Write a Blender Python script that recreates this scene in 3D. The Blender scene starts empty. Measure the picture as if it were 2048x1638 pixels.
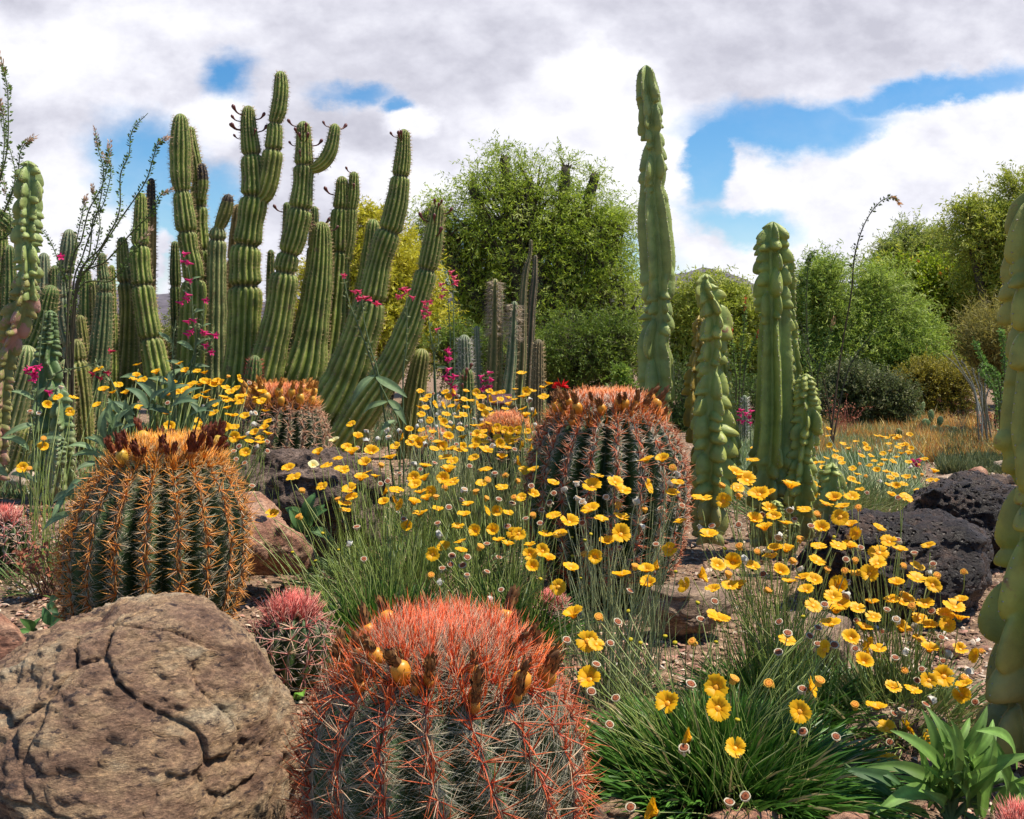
import bpy, bmesh, math, random
import numpy as np
from mathutils import Vector, Matrix, noise as mn

# ------------------------------------------------------------------ camera, world, sun
S = bpy.context.scene
C = S.collection
RNG = np.random.default_rng(7)
random.seed(7)
F, HOR, CAMZ = 1900.0, 700.0, 0.72          # focal length in photo pixels, horizon row, eye height
cam = bpy.data.objects.new('camera', bpy.data.cameras.new('camera')); C.objects.link(cam)
cam.location = (0, 0, CAMZ); cam.rotation_euler = (math.pi/2, 0, 0)
cam.data.sensor_width = 36; cam.data.lens = 36*F/2048
cam.data.shift_y = -(819-HOR)/2048
cam.data.clip_start = 0.05; cam.data.clip_end = 5000
S.camera = cam
S.view_settings.view_transform = 'Standard'; S.view_settings.look = 'None'
S.view_settings.exposure = 0.55; S.view_settings.gamma = 1
S.cycles.max_bounces = 6; S.cycles.diffuse_bounces = 3; S.cycles.transparent_max_bounces = 4

SUN = Vector((0.45, 0.03, 0.89)).normalized()
sl = bpy.data.lights.new('sun', 'SUN'); sl.energy = 5.0; sl.angle = math.radians(0.5); sl.color = (1, 0.93, 0.80)
so = bpy.data.objects.new('sun', sl); C.objects.link(so); so.rotation_euler = SUN.to_track_quat('Z', 'Y').to_euler()
so.location = (3, -3, 8)

world = bpy.data.worlds.new('World'); S.world = world; world.use_nodes = True
def build_world():
    nt = world.node_tree; N = nt.nodes; L = nt.links
    N.clear()
    def nd(t, **k):
        n = N.new(t)
        for a, b in k.items(): setattr(n, a, b)
        return n
    def mth(op, a, b=None, c=None, clamp=False):
        n = nd('ShaderNodeMath', operation=op); n.use_clamp = clamp
        for i, v in enumerate((a, b, c)):
            if v is None: continue
            if isinstance(v, (int, float)): n.inputs[i].default_value = v
            else: L.new(v, n.inputs[i])
        return n.outputs[0]
    sky = nd('ShaderNodeTexSky', sky_type='NISHITA', sun_disc=False)
    sky.sun_elevation = math.asin(SUN.z); sky.sun_rotation = math.atan2(SUN.x, SUN.y)
    sky.air_density = 1.1; sky.dust_density = 0.3; sky.ozone_density = 2.0
    tc = nd('ShaderNodeTexCoord'); sp = nd('ShaderNodeSeparateXYZ'); L.new(tc.outputs['Generated'], sp.inputs[0])
    x, y, z = sp.outputs
    ya = mth('MAXIMUM', mth('ABSOLUTE', y), 0.12)
    u = mth('DIVIDE', x, ya); v = mth('DIVIDE', z, ya)
    comb = nd('ShaderNodeCombineXYZ'); L.new(u, comb.inputs[0]); L.new(mth('MULTIPLY', v, 1.5), comb.inputs[1]); L.new(mth('SIGN', y), comb.inputs[2])
    def nz(scale, det, rough, w=0.0, out=0):
        n = nd('ShaderNodeTexNoise', noise_dimensions='4D'); n.inputs['Scale'].default_value = scale
        n.inputs['Detail'].default_value = det; n.inputs['Roughness'].default_value = rough; n.inputs['W'].default_value = w
        L.new(comb.outputs[0], n.inputs['Vector']); return n.outputs[out]
    n1 = nz(5, 9, .62, 1.3); n2 = nz(5, 9, .62, 7.7); n3 = nz(14, 8, .6, 3.1); n4 = nz(2.2, 6, .5, 5.0)
    wu = mth('ADD', u, mth('MULTIPLY', mth('SUBTRACT', n1, .5), .16))
    wv = mth('ADD', v, mth('MULTIPLY', mth('SUBTRACT', n2, .5), .12))
    def blob(px, py, rx, ry, rot=0, warp=1, soft=.5):
        cu, cv, ru, rv = (px-1024)/F, (HOR-py)/F, rx/F, ry/F
        U, V = (wu, wv) if warp else (u, v)
        a = mth('SUBTRACT', U, cu); b = mth('SUBTRACT', V, cv)
        c, s = math.cos(rot), math.sin(rot)
        p = mth('DIVIDE', mth('ADD', mth('MULTIPLY', a, c), mth('MULTIPLY', b, s)), ru)
        q = mth('DIVIDE', mth('SUBTRACT', mth('MULTIPLY', b, c), mth('MULTIPLY', a, s)), rv)
        d = mth('SQRT', mth('ADD', mth('MULTIPLY', p, p), mth('MULTIPLY', q, q)))
        mr = nd('ShaderNodeMapRange', interpolation_type='SMOOTHSTEP'); mr.inputs[1].default_value = 1+soft*.5; mr.inputs[2].default_value = 1-soft*.5
        mr.inputs[3].default_value = 0; mr.inputs[4].default_value = 1
        L.new(d, mr.inputs[0]); return mr.outputs[0]
    def union(bs):
        r = bs[0]
        for b in bs[1:]: r = mth('MAXIMUM', r, b)
        return r
    R = math.radians
    holes = union([blob(465, 158, 44, 44, 0, 1, 1.4), blob(700, 188, 64, 18, 0, 1, 1.6), blob(790, 212, 40, 18, R(-20), 1, 1.2),
                   blob(1575, 262, 205, 52, R(4), 1, .75), blob(1860, 182, 250, 30, R(12), 1, 1.0), blob(1432, 325, 52, 90, R(-12), 1, .6),
                   blob(1480, 440, 100, 30, R(-10), 1, .9),
                   blob(300, 330, 130, 85, R(-20), 1, .9), blob(330, 460, 60, 90, 0, 1, .7), blob(430, 400, 60, 70, 0, 1, .9),
                   blob(290, 560, 60, 60, 0, 1, 1.2), blob(1150, 520, 180, 60, 0, 1, 1.0), blob(930, 500, 60, 60, 0, 1, 1.0),
                   blob(-500, 300, 320, 160, 0, 1, .6), blob(2700, 260, 300, 120, 0, 1, .6)])
    keep = union([blob(1900, 330, 270, 120, R(20), 1, .25), blob(830, 240, 50, 30, 0, 1, .5), blob(325, 500, 25, 40, 0, 1, .6), blob(320, 560, 26, 40, 0, 1, .6)])
    hole = mth('MULTIPLY', holes, mth('SUBTRACT', 1.0, keep))
    # whiteness of the cloud cover: 0 grey, 1 white
    lum = union([blob(150, 80, 420, 110, R(5), 1, 1.3), blob(100, 420, 270, 150, 0, 1, .7), blob(1180, 330, 240, 210, R(-10), 1, .6),
                 blob(1160, 160, 70, 70, 0, 1, .9), blob(1860, 350, 470, 190, R(18), 1, .5), blob(420, 250, 90, 60, 0, 1, 1), blob(830, 240, 55, 38, 0, 1, .8),
                 blob(840, 420, 120, 120, 0, 1, 1.2), blob(1500, 550, 300, 80, 0, 1, 1.2), blob(690, 330, 70, 40, 0, 1, 1.2)])
    lum = mth('ADD', mth('MULTIPLY', lum, .60), mth('MULTIPLY', mth('SUBTRACT', n3, .5), 1.25))
    lum = mth('ADD', lum, mth('MULTIPLY', mth('SUBTRACT', n4, .5), 1.2))
    va = nd('ShaderNodeVectorMath', operation='ADD'); L.new(comb.outputs[0], va.inputs[0]); va.inputs[1].default_value = (.012, .030, 0)
    def nz2(scale, w, vec):
        n = nd('ShaderNodeTexNoise', noise_dimensions='4D'); n.inputs['Scale'].default_value = scale; n.inputs['Detail'].default_value = 7; n.inputs['Roughness'].default_value = .55; n.inputs['W'].default_value = w
        L.new(vec, n.inputs['Vector']); return n.outputs[0]
    lum = mth('ADD', lum, mth('MULTIPLY', mth('SUBTRACT', nz2(9, 2.2, comb.outputs[0]), nz2(9, 2.2, va.outputs[0])), 1.7))  # offset noise difference paints sunlit edges into the cloud tone
    # cloud greyed toward the zenith, mostly above the view, to cut ambient light
    hi = nd('ShaderNodeMapRange'); hi.inputs[1].default_value = .25; hi.inputs[2].default_value = .9; L.new(v, hi.inputs[0])
    lum = mth('SUBTRACT', mth('ADD', lum, .27), mth('MULTIPLY', hi.outputs[0], .45), clamp=True)
    cr = nd('ShaderNodeValToRGB'); L.new(lum, cr.inputs[0])
    e = cr.color_ramp.elements; e[0].position = 0; e[0].color = (.42, .42, .485, 1); e[1].position = 1; e[1].color = (.74, .74, .75, 1)
    q = e.new(.35); q.color = (.53, .53, .595, 1); q = e.new(.72); q.color = (.66, .66, .715, 1)
    bc = nd('ShaderNodeBackground'); L.new(cr.outputs[0], bc.inputs[0]); bc.inputs[1].default_value = 1.0
    # blue: the sky texture, deepened a little as the camera's vivid setting shows it
    hs = nd('ShaderNodeHueSaturation'); hs.inputs['Saturation'].default_value = 1.42; L.new(sky.outputs[0], hs.inputs['Color'])
    bs = nd('ShaderNodeBackground'); L.new(hs.outputs[0], bs.inputs[0]); bs.inputs[1].default_value = 0.10
    front = nd('ShaderNodeMapRange'); front.inputs[1].default_value = -.3; front.inputs[2].default_value = .1; L.new(y, front.inputs[0])
    # unseen sky behind the camera kept mostly clear, scattered cloud, for deeper shadows
    zen = nd('ShaderNodeMapRange'); zen.inputs[1].default_value = .42; zen.inputs[2].default_value = .75; zen.inputs[3].default_value = 1; zen.inputs[4].default_value = .12; L.new(wv, zen.inputs[0])  # cloud cleared overhead, out of view, to dim the ambient light
    hole = mth('MULTIPLY', hole, mth('ADD', .62, mth('MULTIPLY', n1, .7)), clamp=True)
    cov = mth('MULTIPLY', mth('MULTIPLY', mth('SUBTRACT', 1.0, hole), zen.outputs[0]), front.outputs[0])
    patch = mth('MULTIPLY', mth('SUBTRACT', 1.0, front.outputs[0]), mth('MULTIPLY', mth('SUBTRACT', n4, .5), 3, clamp=True), clamp=True)
    mx = nd('ShaderNodeMixShader'); L.new(mth('ADD', cov, patch, clamp=True), mx.inputs[0]); L.new(bs.outputs[0], mx.inputs[1]); L.new(bc.outputs[0], mx.inputs[2])
    out = nd('ShaderNodeOutputWorld'); L.new(mx.outputs[0], out.inputs[0])
build_world()

# ------------------------------------------------------------------ helpers
def W(px, py, d): return np.array([(px-1024)/F*d, d, CAMZ-(py-HOR)/F*d])
def nrm(a): return a/np.maximum(np.linalg.norm(a, axis=-1, keepdims=True), 1e-9)
def rnd(n, a=0., b=1.): return RNG.uniform(a, b, n)
def rdir(n): return nrm(RNG.normal(size=(n, 3)))

class MB:
    """collects vertices, faces (3 or 4 sided), colours and material slots, then links ONE mesh object"""
    def __init__(s): s.v = []; s.f = []; s.c = []; s.m = []; s.n = 0
    def add(s, v, f, c, mat=0):
        v = np.asarray(v, float).reshape(-1, 3); c = np.asarray(c, float)
        if c.ndim == 1: c = np.tile(c[:3], (len(v), 1))
        s.v.append(v); s.c.append(c[:, :3])
        for g in (f if isinstance(f, list) else [f]):
            g = np.asarray(g, int)
            if len(g): s.f.append(g+s.n); s.m.append(np.full(len(g), mat))
        s.n += len(v); return s
    def mesh(s, name, mats, smooth=True, origin=None):
        v = np.concatenate(s.v); c = np.concatenate(s.c)
        if origin is not None: v = v-np.asarray(origin)
        me = bpy.data.meshes.new(name)
        me.vertices.add(len(v)); me.vertices.foreach_set('co', v.ravel())
        idx = np.concatenate([g.ravel() for g in s.f]); k = np.concatenate([np.full(len(g), g.shape[1]) for g in s.f])
        me.loops.add(len(idx)); me.loops.foreach_set('vertex_index', idx)
        me.polygons.add(len(k)); me.polygons.foreach_set('loop_start', np.concatenate([[0], np.cumsum(k)[:-1]])); me.polygons.foreach_set('loop_total', k)
        me.polygons.foreach_set('material_index', np.concatenate(s.m))
        me.polygons.foreach_set('use_smooth', np.full(len(k), smooth))
        a = me.color_attributes.new('Col', 'FLOAT_COLOR', 'POINT')
        a.data.foreach_set('color', np.concatenate([c, np.ones((len(c), 1))], 1).ravel())
        for m in (mats if isinstance(mats, (list, tuple)) else [mats]): me.materials.append(m)
        me.update(calc_edges=True); me.validate()
        return me
    def build(s, name, mats, parent=None, smooth=True, origin=None):
        me = s.mesh(name, mats, smooth, origin)
        return place(name, me, Matrix.Translation(origin if origin is not None else (0, 0, 0)), parent)

WM = {}
def place(name, data, M, parent=None):
    o = bpy.data.objects.new(name, data); C.objects.link(o)
    if parent is not None:
        o.parent = parent; o.matrix_parent_inverse = WM[parent.name].inverted()
    o.matrix_basis = M; WM[o.name] = M.copy(); return o
def tag(o, label=None, cat=None, group=None, kind=None):
    if label: o['label'] = label
    if cat: o['category'] = cat
    if group: o['group'] = group
    if kind: o['kind'] = kind
    return o
def thing(name, label, cat, loc, group=None):
    return tag(place(name, None, Matrix.Translation(Vector(loc))), label, cat, group)

def needles(mb, base, dirn, ln, r, c0, c1, bend=None, segs=2, sides=3, mat=0):
    """tapered, optionally curved spines/stalks, all at once"""
    base = np.asarray(base, float); n = len(base)
    if n == 0: return
    dirn = nrm(np.asarray(dirn, float)); ln = np.broadcast_to(ln, (n,)).astype(float); r = np.broadcast_to(r, (n,)).astype(float)
    bend = np.zeros((n, 3)) if bend is None else np.broadcast_to(bend, (n, 3))
    c0 = np.broadcast_to(c0, (n, 3)); c1 = np.broadcast_to(c1, (n, 3))
    ref = np.where(np.abs(dirn[:, 2:3]) < .8, [[0, 0, 1.]], [[1., 0, 0]])
    U = nrm(np.cross(dirn, ref)); V = np.cross(dirn, U)
    rings = []; cols = []
    for s in range(segs+1):
        t = s/segs; ctr = base+dirn*(ln*t)[:, None]+bend*(ln*t*t)[:, None]
        rr = r*(1-t)**.8 if s < segs else r*0
        cc = c0*(1-t)+c1*t
        if s < segs:
            for k in range(sides):
                a = 2*math.pi*k/sides
                rings.append(ctr+(U*math.cos(a)+V*math.sin(a))*rr[:, None]); cols.append(cc)
        else: rings.append(ctr); cols.append(cc)
    P = len(rings); v = np.stack(rings, 1).reshape(-1, 3); c = np.stack(cols, 1).reshape(-1, 3)
    q = []; t3 = []
    for s in range(segs-1):
        for k in range(sides): q.append([s*sides+k, s*sides+(k+1) % sides, (s+1)*sides+(k+1) % sides, (s+1)*sides+k])
    for k in range(sides): t3.append([(segs-1)*sides+k, (segs-1)*sides+(k+1) % sides, P-1])
    off = (np.arange(n)*P)[:, None, None]
    fs = []
    if q: fs.append((np.array(q)[None]+off).reshape(-1, 4))
    fs.append((np.array(t3)[None]+off).reshape(-1, 3))
    mb.add(v, fs, c, mat)

def blades(mb, base, dirn, ln, w, c0, c1, bend, segs=4, up=None, mat=0, shape=.5, fold=.0):
    """flat leaves; shape = where the leaf is widest"""
    n = len(base); dirn = nrm(dirn); ln = np.broadcast_to(ln, (n,)); w = np.broadcast_to(w, (n,))
    bend = np.broadcast_to(bend, (n, 3)); c0 = np.broadcast_to(c0, (n, 3)); c1 = np.broadcast_to(c1, (n, 3))
    if up is None: up = rdir(n)
    U = nrm(np.cross(dirn, up)); Nn = np.cross(U, dirn)
    vs = []; cs = []
    for s in range(segs+1):
        t = s/segs; ctr = base+dirn*(ln*t)[:, None]+bend*(ln*t*t)[:, None]
        ww = w*(math.sin(math.pi*min(1, max(0, t**(math.log(.5)/math.log(shape)))))**.7*.9+.1*(1-t)) if s < segs else w*.02
        if s == 0: ww = w*.25
        cc = c0*(1-t)+c1*t
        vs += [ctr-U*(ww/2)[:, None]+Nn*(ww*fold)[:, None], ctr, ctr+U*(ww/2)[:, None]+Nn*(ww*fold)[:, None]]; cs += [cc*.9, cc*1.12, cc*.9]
    P = 3*(segs+1); v = np.stack(vs, 1).reshape(-1, 3); c = np.stack(cs, 1).reshape(-1, 3)
    q = []
    for s in range(segs):
        a = 3*s; q += [[a, a+1, a+4, a+3], [a+1, a+2, a+5, a+4]]
    mb.add(v, (np.array(q)[None]+(np.arange(n)*P)[:, None, None]).reshape(-1, 4), c, mat)

def diamonds(mb, ctr, axis, ln, w, col, mat=0):
    n = len(ctr); axis = nrm(axis); U = nrm(np.cross(axis, rdir(n)))
    ln = np.broadcast_to(ln, (n,))[:, None]; w = np.broadcast_to(w, (n,))[:, None]
    v = np.stack([ctr-axis*ln/2, ctr+U*w/2, ctr+axis*ln/2, ctr-U*w/2], 1).reshape(-1, 3)
    mb.add(v, np.arange(4*n).reshape(-1, 4), np.repeat(np.broadcast_to(col, (n, 3)), 4, 0), mat)

def crom(P, n):
    """Catmull-Rom through rows of P"""
    P = np.asarray(P, float); Q = np.vstack([2*P[0]-P[1], P, 2*P[-1]-P[-2]]); m = len(P)-1
    out = []
    for t in np.linspace(0, m, n):
        i = min(int(t), m-1); f = t-i; a, b, c, d = Q[i:i+4]
        out.append(.5*((2*b)+(-a+c)*f+(2*a-5*b+4*c-d)*f*f+(-a+3*b-3*c+d)*f**3))
    return np.array(out)

def frames(P):
    T = nrm(np.gradient(P, axis=0)); U = np.zeros_like(T); u = np.array([1., 0, 0])
    if abs(T[0, 0]) > .9: u = np.array([0, 0, 1.])
    for i in range(len(T)):
        u = u-T[i]*np.dot(u, T[i]); u /= np.linalg.norm(u); U[i] = u
    return T, U, np.cross(T, U)

def tube(mb, P, R, sides=6, col=(.1, .07, .04), mat=0, cap=True, c1=None):
    P = np.asarray(P, float); R = np.broadcast_to(R, (len(P),)); T, U, V = frames(P)
    a = np.linspace(0, 2*math.pi, sides, endpoint=False)
    v = P[:, None]+(U[:, None]*np.cos(a)[None, :, None]+V[:, None]*np.sin(a)[None, :, None])*R[:, None, None]
    n = len(P); f = []
    for i in range(n-1):
        for k in range(sides): f.append([i*sides+k, i*sides+(k+1) % sides, (i+1)*sides+(k+1) % sides, (i+1)*sides+k])
    col = np.asarray(col, float)
    if c1 is not None:
        t = np.linspace(0, 1, n)[:, None, None]; cc = (col*(1-t)+np.asarray(c1)*t)*np.ones((n, sides, 1)); cc = cc.reshape(-1, 3)
    else: cc = col
    mb.add(v.reshape(-1, 3), np.array(f), cc, mat)

def lathe(mb, prof, sides, cols, mat=0, jit=0.0, M=None):
    """profile of (r, z) rows turned about z"""
    prof = np.array(prof, float); n = len(prof); a = np.linspace(0, 2*math.pi, sides, endpoint=False)
    rr = prof[:, 0][:, None]*(1+jit*RNG.normal(size=(n, sides)))
    v = np.stack([rr*np.cos(a), rr*np.sin(a), np.repeat(prof[:, 1][:, None], sides, 1)], -1).reshape(-1, 3)
    if M is not None: v = v@np.array(M.to_3x3()).T+np.array(M.translation)
    f = [[i*sides+k, i*sides+(k+1) % sides, (i+1)*sides+(k+1) % sides, (i+1)*sides+k] for i in range(n-1) for k in range(sides)]
    c = np.asarray(cols, float)
    if c.ndim == 2: c = np.repeat(c, sides, 0)
    mb.add(v, np.array(f), c, mat)

# ------------------------------------------------------------------ materials
def mat(name, rough=.6, transl=0., nscale=30., namt=.25, bump=0., bscale=60., spec=.4, coat=0, col=None, hue=None, thr=None):
    """base colour = the thing's own colour attribute, broken up by noise; hue = a second colour in noise patches"""
    m = bpy.data.materials.new(name); m.use_nodes = True; nt = m.node_tree; N = nt.nodes; L = nt.links
    b = N['Principled BSDF']; b.inputs['Roughness'].default_value = rough; b.inputs['Specular IOR Level'].default_value = spec
    at = N.new('ShaderNodeAttribute'); at.attribute_name = 'Col'; src = at.outputs['Color']
    tc = N.new('ShaderNodeTexCoord')
    def noise(sc, det=5, ro=.6):
        n = N.new('ShaderNodeTexNoise'); n.inputs['Scale'].default_value = sc; n.inputs['Detail'].default_value = det; n.inputs['Roughness'].default_value = ro
        L.new(tc.outputs['Object'], n.inputs['Vector']); return n
    if namt:
        n = noise(nscale); mr = N.new('ShaderNodeMapRange'); mr.inputs[1].default_value = .3; mr.inputs[2].default_value = .7
        mr.inputs[3].default_value = 1-namt; mr.inputs[4].default_value = 1+namt; L.new(n.outputs['Fac'], mr.inputs[0])
        mx = N.new('ShaderNodeVectorMath'); mx.operation = 'SCALE'; L.new(src, mx.inputs[0]); L.new(mr.outputs[0], mx.inputs['Scale']); src = mx.outputs[0]
    if hue is not None:
        n = noise(nscale*.6, 6, .65); n.noise_dimensions = '4D'; n.inputs['W'].default_value = 4.2
        mr = N.new('ShaderNodeMapRange'); mr.inputs[1].default_value = thr; mr.inputs[2].default_value = thr+.06; L.new(n.outputs['Fac'], mr.inputs[0])
        mx = N.new('ShaderNodeMix'); mx.data_type = 'RGBA'; L.new(mr.outputs[0], mx.inputs['Factor']); L.new(src, mx.inputs['A']); mx.inputs['B'].default_value = (*hue, 1)
        src = mx.outputs['Result']
    L.new(src, b.inputs['Base Color'])
    if bump:
        n = noise(bscale, 6, .65); bp = N.new('ShaderNodeBump'); bp.inputs['Strength'].default_value = 1; bp.inputs['Distance'].default_value = bump
        L.new(n.outputs['Fac'], bp.inputs['Height']); L.new(bp.outputs[0], b.inputs['Normal'])
    if transl:
        t = N.new('ShaderNodeBsdfTranslucent'); L.new(src, t.inputs[0]); ms = N.new('ShaderNodeMixShader'); ms.inputs[0].default_value = transl
        L.new(b.outputs[0], ms.inputs[1]); L.new(t.outputs[0], ms.inputs[2]); L.new(ms.outputs[0], N['Material Output'].inputs['Surface'])
    return m

def rock_mat(name, cols, scale=1., pits=0., rough=.85, stretch=(1, 1, 2.6), rot=(0, .35, 0), bump=.006, fine=1.):
    m = bpy.data.materials.new(name); m.use_nodes = True; nt = m.node_tree; N = nt.nodes; L = nt.links
    b = N['Principled BSDF']; b.inputs['Roughness'].default_value = rough; b.inputs['Specular IOR Level'].default_value = .3
    tc = N.new('ShaderNodeTexCoord'); mp = N.new('ShaderNodeMapping'); mp.inputs['Scale'].default_value = stretch; mp.inputs['Rotation'].default_value = rot
    L.new(tc.outputs['Object'], mp.inputs[0])
    def nz(sc, det=8, ro=.62, vec=mp.outputs[0]):
        n = N.new('ShaderNodeTexNoise'); n.inputs['Scale'].default_value = sc*scale; n.inputs['Detail'].default_value = det; n.inputs['Roughness'].default_value = ro
        L.new(vec, n.inputs['Vector']); return n.outputs['Fac']
    def ramp(fac, stops):
        r = N.new('ShaderNodeValToRGB'); e = r.color_ramp.elements; L.new(fac, r.inputs[0])
        e[0].position, e[0].color = stops[0][0], (*stops[0][1], 1); e[1].position, e[1].color = stops[-1][0], (*stops[-1][1], 1)
        for p, c in stops[1:-1]: x = e.new(p); x.color = (*c, 1)
        return r.outputs[0]
    def mixc(f, a, bb, mode='MIX'):
        x = N.new('ShaderNodeMix'); x.data_type = 'RGBA'; x.blend_type = mode
        if isinstance(f, float): x.inputs['Factor'].default_value = f
        else: L.new(f, x.inputs['Factor'])
        L.new(a, x.inputs['A'])
        if isinstance(bb, tuple): x.inputs['B'].default_value = (*bb, 1)
        else: L.new(bb, x.inputs['B'])
        return x.outputs['Result']
    base = ramp(nz(9), [(.32, cols[0]), (.45, cols[1]), (.55, cols[2]), (.68, cols[3])])
    grain = ramp(nz(85*fine, 8, .8), [(.34, (.16, .12, .14)), (.47, (.72, .68, .66)), (.55, (1.1, 1.05, 1.0)), (.66, (1.9, 1.75, 1.55))])
    colr = mixc(.85, base, grain, 'MULTIPLY')
    sp = nz(38, 6, .7); mr = N.new('ShaderNodeMapRange'); mr.inputs[1].default_value = .56; mr.inputs[2].default_value = .64; L.new(sp, mr.inputs[0])
    colr = mixc(mr.outputs[0], colr, cols[4])
    L.new(colr, b.inputs['Base Color'])
    vo = N.new('ShaderNodeTexVoronoi'); vo.feature = 'F1'; vo.inputs['Scale'].default_value = 60*scale; L.new(mp.outputs[0], vo.inputs['Vector'])
    def m2(op, a, c): x = N.new('ShaderNodeMath'); x.operation = op; L.new(a, x.inputs[0]); (L.new(c, x.inputs[1]) if not isinstance(c, (int, float)) else setattr(x.inputs[1], 'default_value', c)); return x.outputs[0]
    h = m2('ADD', nz(26, 8, .7), m2('MULTIPLY', nz(85*fine, 8, .8), .8))
    if pits:
        mp2 = N.new('ShaderNodeMapRange'); mp2.inputs[1].default_value = .0; mp2.inputs[2].default_value = .38; mp2.interpolation_type = 'SMOOTHSTEP'; L.new(vo.outputs['Distance'], mp2.inputs[0])
        h = m2('ADD', h, m2('MULTIPLY', mp2.outputs[0], pits))
    bp = N.new('ShaderNodeBump'); bp.inputs['Distance'].default_value = bump; L.new(h, bp.inputs['Height']); L.new(bp.outputs[0], b.inputs['Normal'])
    return m

M_SPINE = mat('spine', .45, 0, 200, .15)
M_BODY = mat('cactus_skin', .55, 0, 40, .25, .002, 120)
M_COL = mat('column_skin', .6, 0, 14, .38, .004, 50, hue=(.17, .135, .055), thr=.60)
M_TOTEM = mat('totem_skin', .5, 0, 16, .32, .003, 60, .4, hue=(.20, .16, .075), thr=.66)
M_TSCAR = mat('totem_scarred_skin', .5, 0, 20, .25, .002, 60, hue=(.22, .075, .05), thr=.60)
M_TSCAR2 = mat('totem_corky_skin', .6, 0, 20, .25, .003, 60, hue=(.36, .19, .14), thr=.50)
M_FRUIT = mat('fruit_skin', .4, .1, 120, .2)
M_DRY = mat('dried_bloom', .8, 0, 200, .35)
M_LEAF = mat('leaf', .6, .42, 60, .2)
M_GRASS = mat('blade', .42, .2, 60, .25)
M_PETAL = mat('petal', .5, .35, 90, .08, 0, 60, .25)
M_PAPER = mat('papery_bract', .7, .3, 150, .2)
M_STALK = mat('stalk', .5, .0, 30, .25)
M_WOOD = mat('bark', .85, 0, 20, .35, .01, 30)
M_CHIP = mat('chip', .8, 0, 300, .25)
M_SIGN = mat('painted_metal', .45, 0, 60, .1)
M_GRANITE = rock_mat('granite_surface', [(.11, .06, .045), (.32, .20, .13), (.47, .32, .19), (.50, .41, .28), (.07, .045, .04)], 1.0, bump=.013)
M_RED = rock_mat('reddish_rock_surface', [(.16, .07, .05), (.34, .17, .11), (.46, .27, .18), (.52, .36, .24), (.10, .06, .05)], 1.2)
M_DARK = rock_mat('brown_rock_surface', [(.05, .035, .03), (.12, .085, .07), (.21, .15, .12), (.30, .22, .18), (.03, .02, .02)], 1.1, .6, bump=.012)
M_LAVA = rock_mat('lava_rock_surface', [(.018, .013, .013), (.03, .022, .021), (.055, .038, .034), (.14, .085, .06), (.008, .007, .01)], 1.0, 1.6, .5, (1, 1, 1.3), (0, 0, 0), .014)
M_PALE = rock_mat('pale_rock_surface', [(.25, .16, .11), (.42, .31, .22), (.55, .45, .35), (.62, .52, .42), (.18, .11, .08)], 2.0)
M_SLAB = rock_mat('tan_slab_surface', [(.15, .10, .07), (.26, .18, .13), (.36, .26, .18), (.42, .32, .23), (.10, .065, .05)], 1.4, stretch=(1, 1, 5))

# ------------------------------------------------------------------ ground, hill
def gz(x, y): return .012*mn.noise(Vector((x*1.3, y*1.3, 0)))+.006*mn.noise(Vector((x*6, y*6, 3)))
def ground():
    xs = np.unique(np.concatenate([np.linspace(-600, -12, 14), np.linspace(-12, 12, 200), np.linspace(12, 600, 14)]))
    ys = np.unique(np.concatenate([np.linspace(-60, 0, 8), np.linspace(0, 16, 170), np.linspace(16, 900, 24)]))
    v = np.array([[x, y, gz(x, y) if abs(x) < 13 and -1 < y < 17 else 0] for y in ys for x in xs]); nx = len(xs)
    f = np.array([[j*nx+i, j*nx+i+1, (j+1)*nx+i+1, (j+1)*nx+i] for j in range(len(ys)-1) for i in range(nx-1)])
    m = rock_mat('soil', [(.10, .06, .04), (.22, .14, .09), (.34, .23, .15), (.40, .29, .2), (.07, .04, .03)], 3.0, .5, .9, (1, 1, 1), (0, 0, 0), .006)
    mb = MB().add(v, f, (.2, .15, .1)); tag(mb.build('ground', m), kind='structure')
ground()
def hill(name, d, ridge, col, depth):
    pts = np.array(ridge, float); n = 140; px = np.linspace(pts[0, 0], pts[-1, 0], n); py = np.interp(px, pts[:, 0], pts[:, 1])
    rows = 24; v = []; 
    for j in range(rows):
        t = j/(rows-1)
        for i in range(n):
            p = W(px[i], py[i], d); h = p[2]
            prof = math.sin(math.pi*t)**1.2
            q = Vector((p[0]*.012, t*3, 1.7)); z = h*prof*(1+.25*(mn.fractal(q*2.3, .8, 2.1, 5)) * (1 if t < .5 else .3)) if 0 < j < rows-1 else -1
            v.append([p[0]*(1+.0*t), d-depth*(.5-t)*2*.5, z])
    f = np.array([[j*n+i, j*n+i+1, (j+1)*n+i+1, (j+1)*n+i] for j in range(rows-1) for i in range(n-1)])
    m = mat(name+'_scrub', .9, 0, .18, .45, 0)
    tag(MB().add(v, f, col).build(name, m), kind='structure')
hill('hill', 420, [(-900, 640), (0, 560), (200, 575), (300, 582), (345, 590), (500, 615), (800, 600), (1200, 570), (1370, 541), (1430, 552), (1500, 577), (1560, 598), (1700, 630), (2100, 600), (2900, 650)], (.10, .085, .10), 160)
hill('desert_plain_rise', 150, [(-1200, 680), (0, 655), (1000, 665), (2000, 660), (3200, 680)], (.16, .14, .07), 90)

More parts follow.
